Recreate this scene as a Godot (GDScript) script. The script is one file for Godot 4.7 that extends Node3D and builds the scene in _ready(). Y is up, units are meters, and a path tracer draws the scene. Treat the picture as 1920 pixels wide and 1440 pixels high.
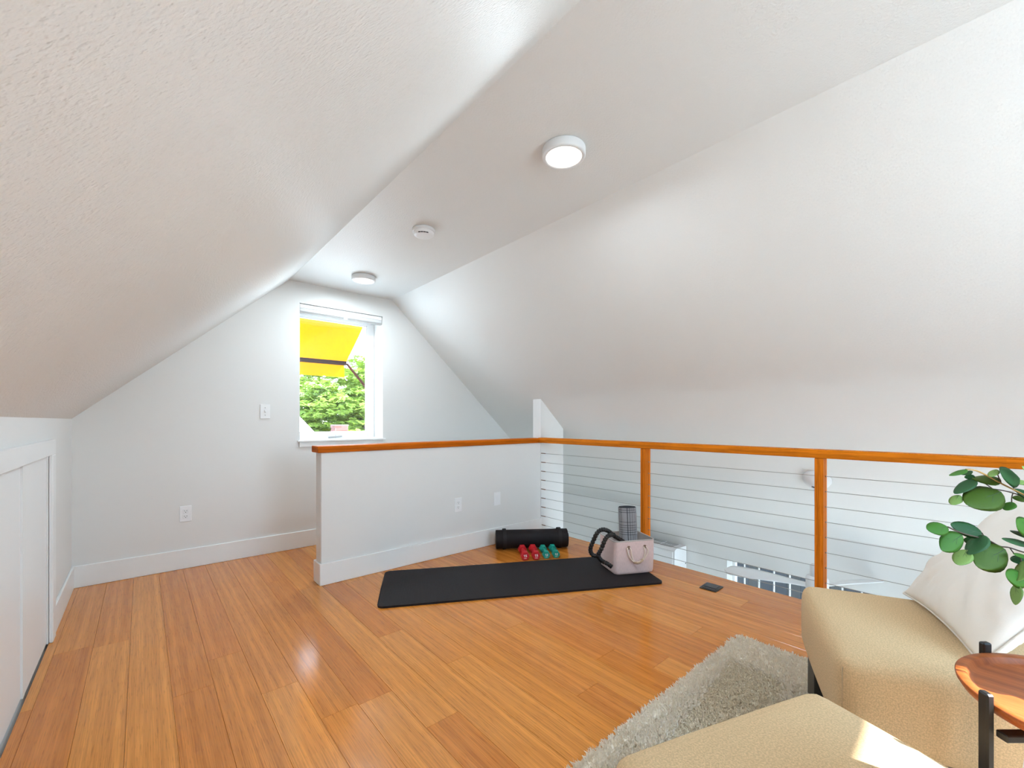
extends Node3D
# Attic loft with a flat ceiling strip between two sloped ceilings, a half wall, a cable guard rail and the room below.
# Axes: +x across the room along the front gable wall, -z towards that wall, y up, metres. The camera stands over the origin.

const EYE := Vector3(0, 1.085, 0)
const FOCAL := 802.0          # pixels of the 1920 x 1440 frame
const YAW := 0.71297          # the view turns right of -z by 40.85 degrees
const HORIZON := 789.0

const PITCH := 0.9167         # slope of both ceilings
const RIDGE_L := 0.936        # where the left slope meets the flat ceiling
const RIDGE_R := 1.861
const TOP := 2.272
const FRONT := -3.955         # inner face of the front gable wall
const REAR := 1.15
const LEFT := -0.345          # inner face of the left knee wall
const RIGHT := 4.17           # inner face of the low right wall, reached below the loft
const EDGE := 3.03            # edge of the loft floor
const LOWER := -2.75          # floor of the room below

var rng := RandomNumberGenerator.new()
var M := {}
var used_names := {}
var mesh_cache := {}


func _ready() -> void:
	rng.seed = 20
	set_camera_and_light()
	make_materials()
	build_shell()
	build_floor()
	build_front_window()
	build_rear_window()
	build_lower_windows()
	build_closet()
	build_railing()
	build_lamps()
	build_wall_plates()
	build_seats()
	build_rug()
	build_side_table()
	build_mat_and_bag()
	build_lower_things()
	build_outside()


# ---------------------------------------------------------------- camera, sky, sun
func set_camera_and_light() -> void:
	var cam := Camera3D.new()
	cam.name = "camera"
	cam.projection = Camera3D.PROJECTION_FRUSTUM
	cam.near = 0.05
	cam.far = 200.0
	cam.size = 1440.0 / FOCAL * cam.near
	cam.frustum_offset = Vector2(0, (HORIZON - 720.0) / FOCAL * cam.near)
	cam.position = EYE
	cam.rotation.y = -YAW
	add_child(cam)
	cam.current = true

	var sky_mat := ProceduralSkyMaterial.new()
	sky_mat.sky_top_color = Color(0.70, 0.865, 1.0)
	sky_mat.sky_horizon_color = Color(0.89, 0.955, 1.0)
	sky_mat.sky_curve = 0.2
	sky_mat.ground_bottom_color = Color(0.42, 0.42, 0.40)
	sky_mat.ground_horizon_color = Color(0.75, 0.76, 0.76)
	sky_mat.sun_angle_max = 2.0
	var sky := Sky.new()
	sky.sky_material = sky_mat
	var env := Environment.new()
	env.background_mode = Environment.BG_SKY
	env.sky = sky
	env.background_energy_multiplier = 9.0
	env.tonemap_mode = Environment.TONE_MAPPER_LINEAR
	env.tonemap_exposure = 1.6
	env.sdfgi_enabled = true
	env.ssao_enabled = true
	env.ssil_enabled = true
	var we := WorldEnvironment.new()
	we.name = "world"
	we.environment = env
	add_child(we)

	# the sun stands behind the house, a little to the right, 47 degrees up
	var sun := DirectionalLight3D.new()
	sun.name = "sun"
	var to_sun := Vector3(0.349 * cos(deg_to_rad(47.0)), sin(deg_to_rad(47.0)), 0.937 * cos(deg_to_rad(47.0)))
	sun.look_at_from_position(Vector3.ZERO, -to_sun)
	sun.light_color = Color(0.99, 0.985, 0.97)
	sun.light_energy = 4.5
	sun.light_angular_distance = 0.5
	sun.shadow_enabled = true
	add_child(sun)


# ---------------------------------------------------------------- pixels to points
func pix(x: float, y: float, depth: float) -> Vector3:
	var r := (x - 960.0) / FOCAL
	var u := -(y - HORIZON) / FOCAL
	return EYE + Vector3(sin(YAW) + r * cos(YAW), u, -cos(YAW) + r * sin(YAW)) * depth


# ---------------------------------------------------------------- nodes
func named(called: String) -> String:
	if not used_names.has(called):
		used_names[called] = 0
		return called
	used_names[called] += 1
	return "%s_%03d" % [called, used_names[called]]


func thing(called: String, label: String, category: String, at := Vector3.ZERO, turn := 0.0, group := "") -> Node3D:
	var o := Node3D.new()
	o.name = named(called)
	o.position = at
	o.rotation.y = turn
	tag(o, label, category, group)
	add_child(o)
	return o


func tag(o: Node3D, label: String, category: String, group := "", kind := "") -> void:
	o.set_meta("label", label)
	o.set_meta("category", category)
	if group != "":
		o.set_meta("group", group)
	if kind != "":
		o.set_meta("kind", kind)


func part(parent: Node, called: String, mesh: Mesh, mat: Material, at := Vector3.ZERO, basis := Basis.IDENTITY) -> MeshInstance3D:
	var o := MeshInstance3D.new()
	o.name = called
	o.mesh = mesh
	o.material_override = mat
	o.transform = Transform3D(basis, at)
	parent.add_child(o, true)
	return o


func struct(called: String, label: String, category: String, mesh: Mesh, mat: Material, at := Vector3.ZERO) -> MeshInstance3D:
	var o := part(self, called, mesh, mat, at)
	tag(o, label, category, "", "structure")
	return o


# ---------------------------------------------------------------- shapes
class Shape:
	var st := SurfaceTool.new()
	func _init() -> void:
		st.begin(Mesh.PRIMITIVE_TRIANGLES)
		st.set_smooth_group(-1)
	func smooth(on: bool) -> Shape:
		st.set_smooth_group(0 if on else -1)
		return self
	func tri(a: Vector3, b: Vector3, c: Vector3, out: Vector3) -> void:
		var n := (a - c).cross(a - b)
		if n.dot(out) < 0.0:
			var t := b
			b = c
			c = t
		st.add_vertex(a)
		st.add_vertex(b)
		st.add_vertex(c)
	func quad(a: Vector3, b: Vector3, c: Vector3, d: Vector3, out: Vector3) -> void:
		tri(a, b, c, out)
		tri(a, c, d, out)
	func box(lo: Vector3, hi: Vector3, bevel := 0.0) -> Shape:
		var c := (lo + hi) / 2.0
		var h := (hi - lo) / 2.0
		var b := minf(bevel, minf(h.x, minf(h.y, h.z)) * 0.9)
		var axes := [Vector3.RIGHT, Vector3.UP, Vector3.BACK]
		for i in 3:
			var j := (i + 1) % 3
			var k := (i + 2) % 3
			for s in [-1.0, 1.0]:
				var f: Vector3 = axes[i] * h[i] * s
				var u: Vector3 = axes[j] * (h[j] - b)
				var v: Vector3 = axes[k] * (h[k] - b)
				quad(c + f - u - v, c + f + u - v, c + f + u + v, c + f - u + v, f)
				if b > 0.0:
					for t in [-1.0, 1.0]:
						# chamfer between face i,s and face j,t
						var f1: Vector3 = axes[i] * h[i] * s + axes[j] * (h[j] - b) * t
						var f2: Vector3 = axes[i] * (h[i] - b) * s + axes[j] * h[j] * t
						quad(c + f1 - v, c + f1 + v, c + f2 + v, c + f2 - v, axes[i] * s + axes[j] * t)
		if b > 0.0:
			for sx in [-1.0, 1.0]:
				for sy in [-1.0, 1.0]:
					for sz in [-1.0, 1.0]:
						var o := Vector3(sx, sy, sz)
						tri(c + Vector3(sx * h.x, sy * (h.y - b), sz * (h.z - b)), c + Vector3(sx * (h.x - b), sy * h.y, sz * (h.z - b)), c + Vector3(sx * (h.x - b), sy * (h.y - b), sz * h.z), o)
		return self
	func prism(points: PackedVector2Array, z0: float, z1: float) -> Shape:
		# a polygon in x and y, drawn out along z
		var mid := Vector2.ZERO
		for p in points:
			mid += p / points.size()
		var idx := Geometry2D.triangulate_polygon(points)
		for n in range(0, idx.size(), 3):
			for zz in [z0, z1]:
				var q := []
				for m in 3:
					var p2: Vector2 = points[idx[n + m]]
					q.append(Vector3(p2.x, p2.y, zz))
				tri(q[0], q[1], q[2], Vector3(0, 0, -1 if zz == minf(z0, z1) else 1))
		for n in points.size():
			var a: Vector2 = points[n]
			var b: Vector2 = points[(n + 1) % points.size()]
			var e := b - a
			var nn := Vector2(e.y, -e.x)
			if Geometry2D.is_point_in_polygon((a + b) / 2.0 + nn.normalized() * 0.0005, points):
				nn = -nn
			quad(Vector3(a.x, a.y, z0), Vector3(b.x, b.y, z0), Vector3(b.x, b.y, z1), Vector3(a.x, a.y, z1), Vector3(nn.x, nn.y, 0))
		return self
	func lathe(profile: Array, sides := 32) -> Shape:
		# profile: points (radius, height), from one end to the other
		for n in profile.size() - 1:
			var p: Vector2 = profile[n]
			var q: Vector2 = profile[n + 1]
			var d := q - p
			for k in sides:
				var a0 := TAU * k / sides
				var a1 := TAU * (k + 1) / sides
				var u0 := Vector3(cos(a0), 0, sin(a0))
				var u1 := Vector3(cos(a1), 0, sin(a1))
				var out := (u0 + u1) * d.y * 0.5 + Vector3(0, -d.x, 0)
				if p.x > 0.0001:
					tri(u0 * p.x + Vector3(0, p.y, 0), u1 * p.x + Vector3(0, p.y, 0), u1 * q.x + Vector3(0, q.y, 0), out)
				if q.x > 0.0001:
					tri(u0 * p.x + Vector3(0, p.y, 0), u1 * q.x + Vector3(0, q.y, 0), u0 * q.x + Vector3(0, q.y, 0), out)
		return self
	func tube(path: Array, radii, sides := 8, capped := true) -> Shape:
		var rings := []
		var side := Vector3.ZERO
		for n in path.size():
			var t: Vector3 = (path[mini(n + 1, path.size() - 1)] - path[maxi(n - 1, 0)]).normalized()
			if side == Vector3.ZERO:
				side = t.cross(Vector3.UP if absf(t.y) < 0.9 else Vector3.RIGHT).normalized()
			side = (side - t * side.dot(t)).normalized()
			var up := t.cross(side)
			var r: float = radii[n] if radii is Array else radii
			var ring := []
			for k in sides:
				var a := TAU * k / sides
				ring.append(path[n] + (side * cos(a) + up * sin(a)) * r)
			rings.append(ring)
		for n in path.size() - 1:
			for k in sides:
				var k1 := (k + 1) % sides
				var mid: Vector3 = (rings[n][k] + rings[n][k1]) / 2.0 - path[n]
				quad(rings[n][k], rings[n][k1], rings[n + 1][k1], rings[n + 1][k], mid)
		if capped:
			for e in [0, path.size() - 1]:
				var out: Vector3 = (path[0] - path[1]) if e == 0 else (path[e] - path[e - 1])
				for k in sides:
					tri(path[e], rings[e][k], rings[e][(k + 1) % sides], out)
		return self
	func done() -> ArrayMesh:
		st.generate_normals()
		st.index()
		return st.commit()


func box_mesh(size: Vector3, bevel := 0.003) -> ArrayMesh:
	var key := "box%s%s" % [size, bevel]
	if not mesh_cache.has(key):
		mesh_cache[key] = Shape.new().box(-size / 2.0, size / 2.0, bevel).done()
	return mesh_cache[key]


func span(lo: Vector3, hi: Vector3, bevel := 0.003) -> ArrayMesh:
	return Shape.new().box(lo, hi, bevel).done()


func lathe_mesh(profile: Array, sides := 32, smooth := true) -> ArrayMesh:
	return Shape.new().smooth(smooth).lathe(profile, sides).done()


# an upholstered block: rounded edges, faces that swell a little
func cushion(size: Vector3, r: float, swell: Vector3, n := 14) -> ArrayMesh:
	var s := Shape.new().smooth(true)
	var h := size / 2.0
	var axes := [Vector3.RIGHT, Vector3.UP, Vector3.BACK]
	var shape := func(p: Vector3) -> Vector3:
		var q := Vector3(clampf(p.x, -(h.x - r), h.x - r), clampf(p.y, -(h.y - r), h.y - r), clampf(p.z, -(h.z - r), h.z - r))
		var d := p - q
		var o := q + (d.normalized() * r if d.length() > 0.0 else Vector3.ZERO)
		var k := Vector3(1.0 - pow(absf(o.x / h.x), 2.5), 1.0 - pow(absf(o.y / h.y), 2.5), 1.0 - pow(absf(o.z / h.z), 2.5))
		o.x += signf(o.x) * swell.x * k.y * k.z * pow(absf(o.x / h.x), 3.0)
		o.y += signf(o.y) * swell.y * k.x * k.z * pow(absf(o.y / h.y), 3.0)
		o.z += signf(o.z) * swell.z * k.x * k.y * pow(absf(o.z / h.z), 3.0)
		return o
	# grid lines crowd at the edges, where the rounding is
	var line := []
	for i in n + 1:
		var t := -1.0 + 2.0 * i / n
		line.append(sin(t * PI / 2.0))
	for i in 3:
		var j := (i + 1) % 3
		var k := (i + 2) % 3
		for sgn in [-1.0, 1.0]:
			for a in n:
				for b in n:
					var c := []
					for m in [[0, 0], [1, 0], [1, 1], [0, 1]]:
						c.append(shape.call(axes[i] * h[i] * sgn + axes[j] * h[j] * line[a + m[0]] + axes[k] * h[k] * line[b + m[1]]))
					s.quad(c[0], c[1], c[2], c[3], axes[i] * sgn)
	return s.done()


# a throw pillow in x and y, thick along z, with pulled-out corners and soft creases
func pillow_mesh(w: float, hgt: float, thick: float, sd: int) -> ArrayMesh:
	var s := Shape.new().smooth(true)
	var noise := FastNoiseLite.new()
	noise.seed = sd
	noise.frequency = 1.0
	var n := 36
	var point := func(i: int, j: int, side: float) -> Vector3:
		var u := -1.0 + 2.0 * i / n
		var v := -1.0 + 2.0 * j / n
		var pinch := 1.0 - 0.07 * (1.0 - v * v) * absf(u)
		var pinch2 := 1.0 - 0.07 * (1.0 - u * u) * absf(v)
		var fat := pow(maxf(0.0, (1.0 - pow(absf(u), 2.4)) * (1.0 - pow(absf(v), 2.4))), 0.55)
		var rise := thick / 2.0 * fat
		# creases run out from the corners
		var a := atan2(v, u)
		var rad := Vector2(u, v).length()
		rise += 0.030 * noise.get_noise_3d(a * 3.4, rad * 1.1, side * 5.0) * smoothstep(0.25, 0.85, rad) * fat
		return Vector3(u * w / 2.0 * pinch, v * hgt / 2.0 * pinch2, side * rise)
	for side in [-1.0, 1.0]:
		for i in n:
			for j in n:
				s.quad(point.call(i, j, side), point.call(i + 1, j, side), point.call(i + 1, j + 1, side), point.call(i, j + 1, side), Vector3(0, 0, side))
	return s.done()


# a path smoothed through its points
func curve(points: Array, steps := 8) -> Array:
	var out := []
	for i in points.size() - 1:
		var p0: Vector3 = points[maxi(i - 1, 0)]
		var p1: Vector3 = points[i]
		var p2: Vector3 = points[i + 1]
		var p3: Vector3 = points[mini(i + 2, points.size() - 1)]
		for k in steps:
			out.append(p1.cubic_interpolate(p2, p0, p3, float(k) / steps))
	out.append(points[-1])
	return out


# a round-cornered rectangle as a ring of points in x and z
func round_rect(w: float, d: float, r: float, steps := 5) -> Array:
	var out := []
	for c in [[1, 1, 0], [-1, 1, 1], [-1, -1, 2], [1, -1, 3]]:
		for k in steps + 1:
			var a: float = (c[2] + float(k) / steps) * PI / 2.0
			out.append(Vector2(c[0] * (w / 2.0 - r) + r * cos(a), c[1] * (d / 2.0 - r) + r * sin(a)))
	return out


# ---------------------------------------------------------------- materials
func srgb(r: float, g: float, b: float) -> Color:
	return Color(r / 255.0, g / 255.0, b / 255.0)


func mat(called: String, color: Color, rough := 0.6, metal := 0.0) -> StandardMaterial3D:
	var m := StandardMaterial3D.new()
	m.resource_name = called
	m.albedo_color = color
	m.roughness = rough
	m.metallic = metal
	m.uv1_triplanar = true
	M[called] = m
	return m


func noise_image(sd: int, w: int, h: int, freq: float, octaves := 3) -> Image:
	var n := FastNoiseLite.new()
	n.seed = sd
	n.noise_type = FastNoiseLite.TYPE_SIMPLEX_SMOOTH
	n.frequency = freq
	n.fractal_octaves = octaves
	var im := n.get_seamless_image(w, h)
	im.convert(Image.FORMAT_RGB8)
	return im


func wood_texture(sd: int, contrast: float, streaks: float) -> ImageTexture:
	# grain runs along the texture's v
	var fine := noise_image(sd, 512, 24, 0.16, 2)
	fine.resize(512, 512, Image.INTERPOLATE_CUBIC)
	var broad := noise_image(sd + 1, 512, 12, 0.018, 3)
	broad.resize(512, 512, Image.INTERPOLATE_CUBIC)
	var fleck := noise_image(sd + 2, 512, 96, 0.12, 2)
	fleck.resize(512, 512, Image.INTERPOLATE_CUBIC)
	var im := Image.create(512, 512, false, Image.FORMAT_RGB8)
	for y in 512:
		for x in 512:
			var a := fine.get_pixel(x, y).r - 0.5
			var b := broad.get_pixel(x, y).r - 0.5
			var c := fleck.get_pixel(x, y).r
			var v := 0.92 + a * contrast + b * contrast * 0.9 - smoothstep(0.66, 0.85, c) * streaks
			v = clampf(v, 0.3, 1.0)
			im.set_pixel(x, y, Color(v, v * (0.985 - (1.0 - v) * 0.22), v * (0.97 - (1.0 - v) * 0.5)))
	return ImageTexture.create_from_image(im)


func weave_texture(cells: int, irregular: int) -> ImageTexture:
	var n := 512
	var blur := noise_image(irregular, n, n, 0.05, 3)
	var im := Image.create(n, n, false, Image.FORMAT_RGB8)
	var step := float(n) / cells
	for y in n:
		for x in n:
			var cx := int(x / step)
			var cy := int(y / step)
			var fx := fposmod(x / step, 1.0)
			var fy := fposmod(y / step, 1.0)
			var over := (cx + cy) % 2 == 0
			var v := sin(fx * PI) * (0.6 + 0.4 * sin(fy * PI)) if over else sin(fy * PI) * (0.6 + 0.4 * sin(fx * PI))
			v = clampf(v * 0.75 + (blur.get_pixel(x, y).r - 0.5) * 0.9 + 0.15, 0.0, 1.0)
			im.set_pixel(x, y, Color(v, v, v))
	return ImageTexture.create_from_image(im)


func lift(im: Image, lo: float) -> ImageTexture:
	# the same picture with its dark end raised, for use as a tint
	var o := Image.create(im.get_width(), im.get_height(), false, Image.FORMAT_RGB8)
	for y in im.get_height():
		for x in im.get_width():
			var v := lerpf(lo, 1.0, im.get_pixel(x, y).r)
			o.set_pixel(x, y, Color(v, v, v))
	return ImageTexture.create_from_image(o)


func relief(m: StandardMaterial3D, t: Texture2D, cm: float, scale: Vector3) -> void:
	m.heightmap_enabled = true
	m.heightmap_texture = t
	m.heightmap_scale = cm
	m.uv1_scale = scale


func make_materials() -> void:
	var bumps := noise_image(3, 512, 512, 0.06, 3)
	bumps.bump_map_to_normal_map(6.0)
	var peel := ImageTexture.create_from_image(bumps)
	var wall := mat("wall_paint", srgb(232, 231, 228), 0.42)
	wall.uv1_world_triplanar = true
	var slope := mat("ceiling_paint", srgb(234, 233, 230), 0.5)
	slope.uv1_world_triplanar = true
	slope.uv1_scale = Vector3.ONE * 3.0
	slope.normal_enabled = true
	slope.normal_texture = peel
	slope.normal_scale = 0.22
	var rough_slope := mat("knockdown_paint", srgb(234, 233, 230), 0.58)
	rough_slope.uv1_world_triplanar = true
	rough_slope.uv1_scale = Vector3.ONE * 3.8
	rough_slope.normal_enabled = true
	rough_slope.normal_texture = peel
	rough_slope.normal_scale = 1.1
	mat("trim_paint", srgb(240, 240, 238), 0.35)
	mat("pale_floor", srgb(216, 210, 200), 0.6)
	mat("white_plastic", srgb(243, 243, 243), 0.35)
	mat("plate_slot", srgb(60, 58, 56), 0.6)
	var sid := mat("siding", srgb(228, 228, 224), 0.7)
	sid.uv1_world_triplanar = true

	var grain := wood_texture(11, 0.16, 0.09)
	var tones := [[228, 147, 62], [224, 142, 58], [232, 152, 67], [219, 137, 55], [230, 150, 62], [224, 141, 61], [238, 160, 74], [222, 140, 56]]
	for i in tones.size():
		var t: Array = tones[i]
		var m := mat("bamboo_%d" % i, srgb(t[0], t[1], t[2]), 0.17)
		m.albedo_texture = grain
		m.uv1_scale = Vector3(2.6, 2.6, 0.8)
		m.uv1_offset = Vector3(0.137 * i, 0.3 * i, 0.211 * i)
		m.metallic_specular = 0.5
	var rail_grain := wood_texture(31, 0.26, 0.08)
	var rail := mat("rail_wood_x", srgb(232, 134, 28), 0.5)
	rail.metallic_specular = 0.2
	rail.uv1_scale = Vector3(4.0, 4.0, 1.2)
	var post := mat("post_wood", srgb(228, 128, 28), 0.5)
	post.metallic_specular = 0.2
	var turned := Image.new()
	turned.copy_from(rail_grain.get_image())
	turned.rotate_90(CLOCKWISE)
	post.albedo_texture = rail_grain
	post.uv1_scale = Vector3(4.0, 1.2, 4.0)
	var cap := mat("cap_wood", srgb(220, 116, 16), 0.5)
	cap.metallic_specular = 0.2
	cap.albedo_texture = ImageTexture.create_from_image(turned)
	rail.albedo_texture = cap.albedo_texture
	cap.uv1_scale = Vector3(1.2, 4.0, 4.0)
	var tray := mat("walnut", srgb(176, 98, 46), 0.4)
	tray.albedo_texture = rail_grain
	tray.uv1_scale = Vector3(3.0, 3.0, 1.4)
	tray.metallic_specular = 0.4

	mat("steel", srgb(170, 166, 160), 0.35, 1.0)
	mat("brass_fitting", srgb(150, 118, 96), 0.4, 0.8)
	mat("black_metal", srgb(22, 21, 21), 0.45)
	mat("black_plastic", srgb(26, 26, 28), 0.35)
	mat("black_lid", srgb(36, 37, 42), 0.28)

	var weave := weave_texture(64, 7)
	var linen := mat("oatmeal_fabric", srgb(234, 200, 154), 0.95)
	linen.albedo_texture = lift(weave.get_image(), 0.76)
	relief(linen, weave, 0.04, Vector3.ONE * 7.0)
	linen.rim_enabled = true
	linen.rim = 0.25
	linen.rim_tint = 0.8
	var cover := mat("white_cotton", srgb(238, 231, 222), 0.9)
	relief(cover, weave, 0.02, Vector3.ONE * 9.0)
	cover.rim_enabled = true
	cover.rim = 0.2
	var cover2 := mat("blush_cotton", srgb(240, 228, 226), 0.9)
	relief(cover2, weave, 0.02, Vector3.ONE * 9.0)
	mat("piping", srgb(226, 216, 204), 0.9)
	var seam := mat("seam_thread", srgb(176, 154, 122), 0.95)
	seam.rim_enabled = true

	var border := mat("rug_cream", srgb(255, 249, 240), 1.0)
	border.backlight_enabled = true
	border.backlight = srgb(205, 196, 182)
	border.vertex_color_use_as_albedo = true
	var field := mat("rug_short_pile", srgb(246, 233, 212), 1.0)
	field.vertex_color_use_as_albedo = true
	mat("rug_backing", srgb(252, 243, 230), 1.0)

	var ribs := Image.create(64, 64, false, Image.FORMAT_RGB8)
	for y in 64:
		for x in 64:
			var v := 0.5 + 0.5 * sin(x / 64.0 * TAU * 4.0)
			ribs.set_pixel(x, y, Color(v, v, v))
	var foam := mat("mat_foam", srgb(29, 25, 27), 0.65)
	foam.metallic_specular = 0.35
	relief(foam, ImageTexture.create_from_image(ribs), 0.05, Vector3(30.0, 30.0, 30.0))
	mat("mat_strap", srgb(18, 17, 18), 0.7)
	mat("red_vinyl", srgb(196, 24, 34), 0.45)
	mat("teal_vinyl", srgb(22, 150, 132), 0.45)
	mat("white_print", srgb(240, 236, 236), 0.6)
	var bag := mat("bag_linen", srgb(252, 224, 219), 0.95)
	var bagw := noise_image(51, 512, 24, 0.2, 2)
	bagw.resize(512, 512, Image.INTERPOLATE_CUBIC)
	bag.albedo_texture = lift(bagw, 0.84)
	relief(bag, weave, 0.05, Vector3.ONE * 6.0)
	mat("bag_lining", srgb(196, 186, 180), 0.95)
	mat("rope_cotton", srgb(232, 214, 198), 0.9)
	mat("leather_tan", srgb(190, 160, 132), 0.6)
	mat("eyelet", srgb(140, 112, 92), 0.4, 0.6)
	mat("roller_foam", srgb(150, 148, 150), 0.8)
	mat("roller_groove", srgb(44, 46, 52), 0.8)
	mat("black_rubber", srgb(20, 20, 22), 0.5)

	var leafn := noise_image(71, 128, 128, 0.04, 3)
	var leaft := lift(leafn, 0.7)
	for c in [["leaf_dark", 30, 84, 34], ["leaf_mid", 70, 126, 36], ["leaf_olive", 74, 104, 24], ["leaf_pale", 150, 184, 100], ["leaf_grey", 58, 104, 60]]:
		var m := mat(c[0], srgb(c[1], c[2], c[3]), 0.55)
		m.metallic_specular = 0.3
		m.albedo_texture = leaft
		m.uv1_scale = Vector3.ONE * 12.0
		m.backlight_enabled = true
		m.backlight = srgb(c[1] * 0.6, c[2] * 0.7, c[3] * 0.4)
	mat("leaf_vein", srgb(36, 58, 24), 0.6)
	mat("stem_tan", srgb(176, 140, 76), 0.6)
	mat("stem_brown", srgb(70, 52, 38), 0.6)
	mat("vase_glaze", srgb(225, 220, 212), 0.25)

	var glow := mat("lamp_diffuser", srgb(255, 252, 245), 0.5)
	glow.emission_enabled = true
	glow.emission = Color(1.0, 0.97, 0.92)
	glow.emission_energy_multiplier = 2.2
	mat("fixture_white", srgb(236, 236, 236), 0.4)
	mat("grille_grey", srgb(176, 178, 178), 0.5)
	mat("dark_slot", srgb(34, 34, 36), 0.6)
	mat("fan_white", srgb(232, 232, 232), 0.35)

	var pane := mat("window_pane", Color(0.2, 0.22, 0.22, 0.03), 0.02)
	pane.transparency = BaseMaterial3D.TRANSPARENCY_ALPHA
	pane.uv1_triplanar = false
	mat("frame_vinyl", srgb(244, 244, 244), 0.35)
	mat("shade_grey", srgb(172, 170, 168), 0.8)

	var awn := mat("awning_canvas", srgb(212, 141, 0), 0.9)
	awn.metallic_specular = 0.1
	awn.backlight_enabled = true
	awn.backlight = srgb(212, 140, 0)
	mat("awning_metal", srgb(40, 32, 32), 0.9).metallic_specular = 0.1
	mat("arm_bronze", srgb(64, 42, 32), 0.9).metallic_specular = 0.1
	mat("white_siding", srgb(244, 244, 242), 0.6)
	mat("roof_dark", srgb(92, 88, 84), 0.9)
	mat("brick_pink", srgb(104, 60, 52), 0.9)
	mat("brick_rose", srgb(92, 50, 43), 0.9)
	mat("mortar", srgb(104, 82, 76), 0.95)
	var foliage := mat("tree_leaf", srgb(116, 136, 54), 0.6)
	foliage.backlight_enabled = true
	foliage.backlight = srgb(84, 100, 26)
	mat("bark", srgb(74, 60, 50), 0.95)
	var grass := mat("bounce_ground", srgb(196, 194, 188), 1.0)  # ground colour kept pale to bounce light up through the windows
	grass.uv1_world_triplanar = true
	for i in 3:
		var k: Array = [[30, 32, 38], [36, 35, 34], [26, 29, 36]][i]
		var m := mat("fence_dark_%d" % i, srgb(k[0], k[1], k[2]), 0.85)
		m.albedo_texture = grain
		m.uv1_scale = Vector3(4, 0.6, 4)


# ---------------------------------------------------------------- room shell
func slope_right(x: float) -> float:
	return TOP - PITCH * (x - RIDGE_R)


func slope_left(x: float) -> float:
	return TOP - PITCH * (RIDGE_L - x)


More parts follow.
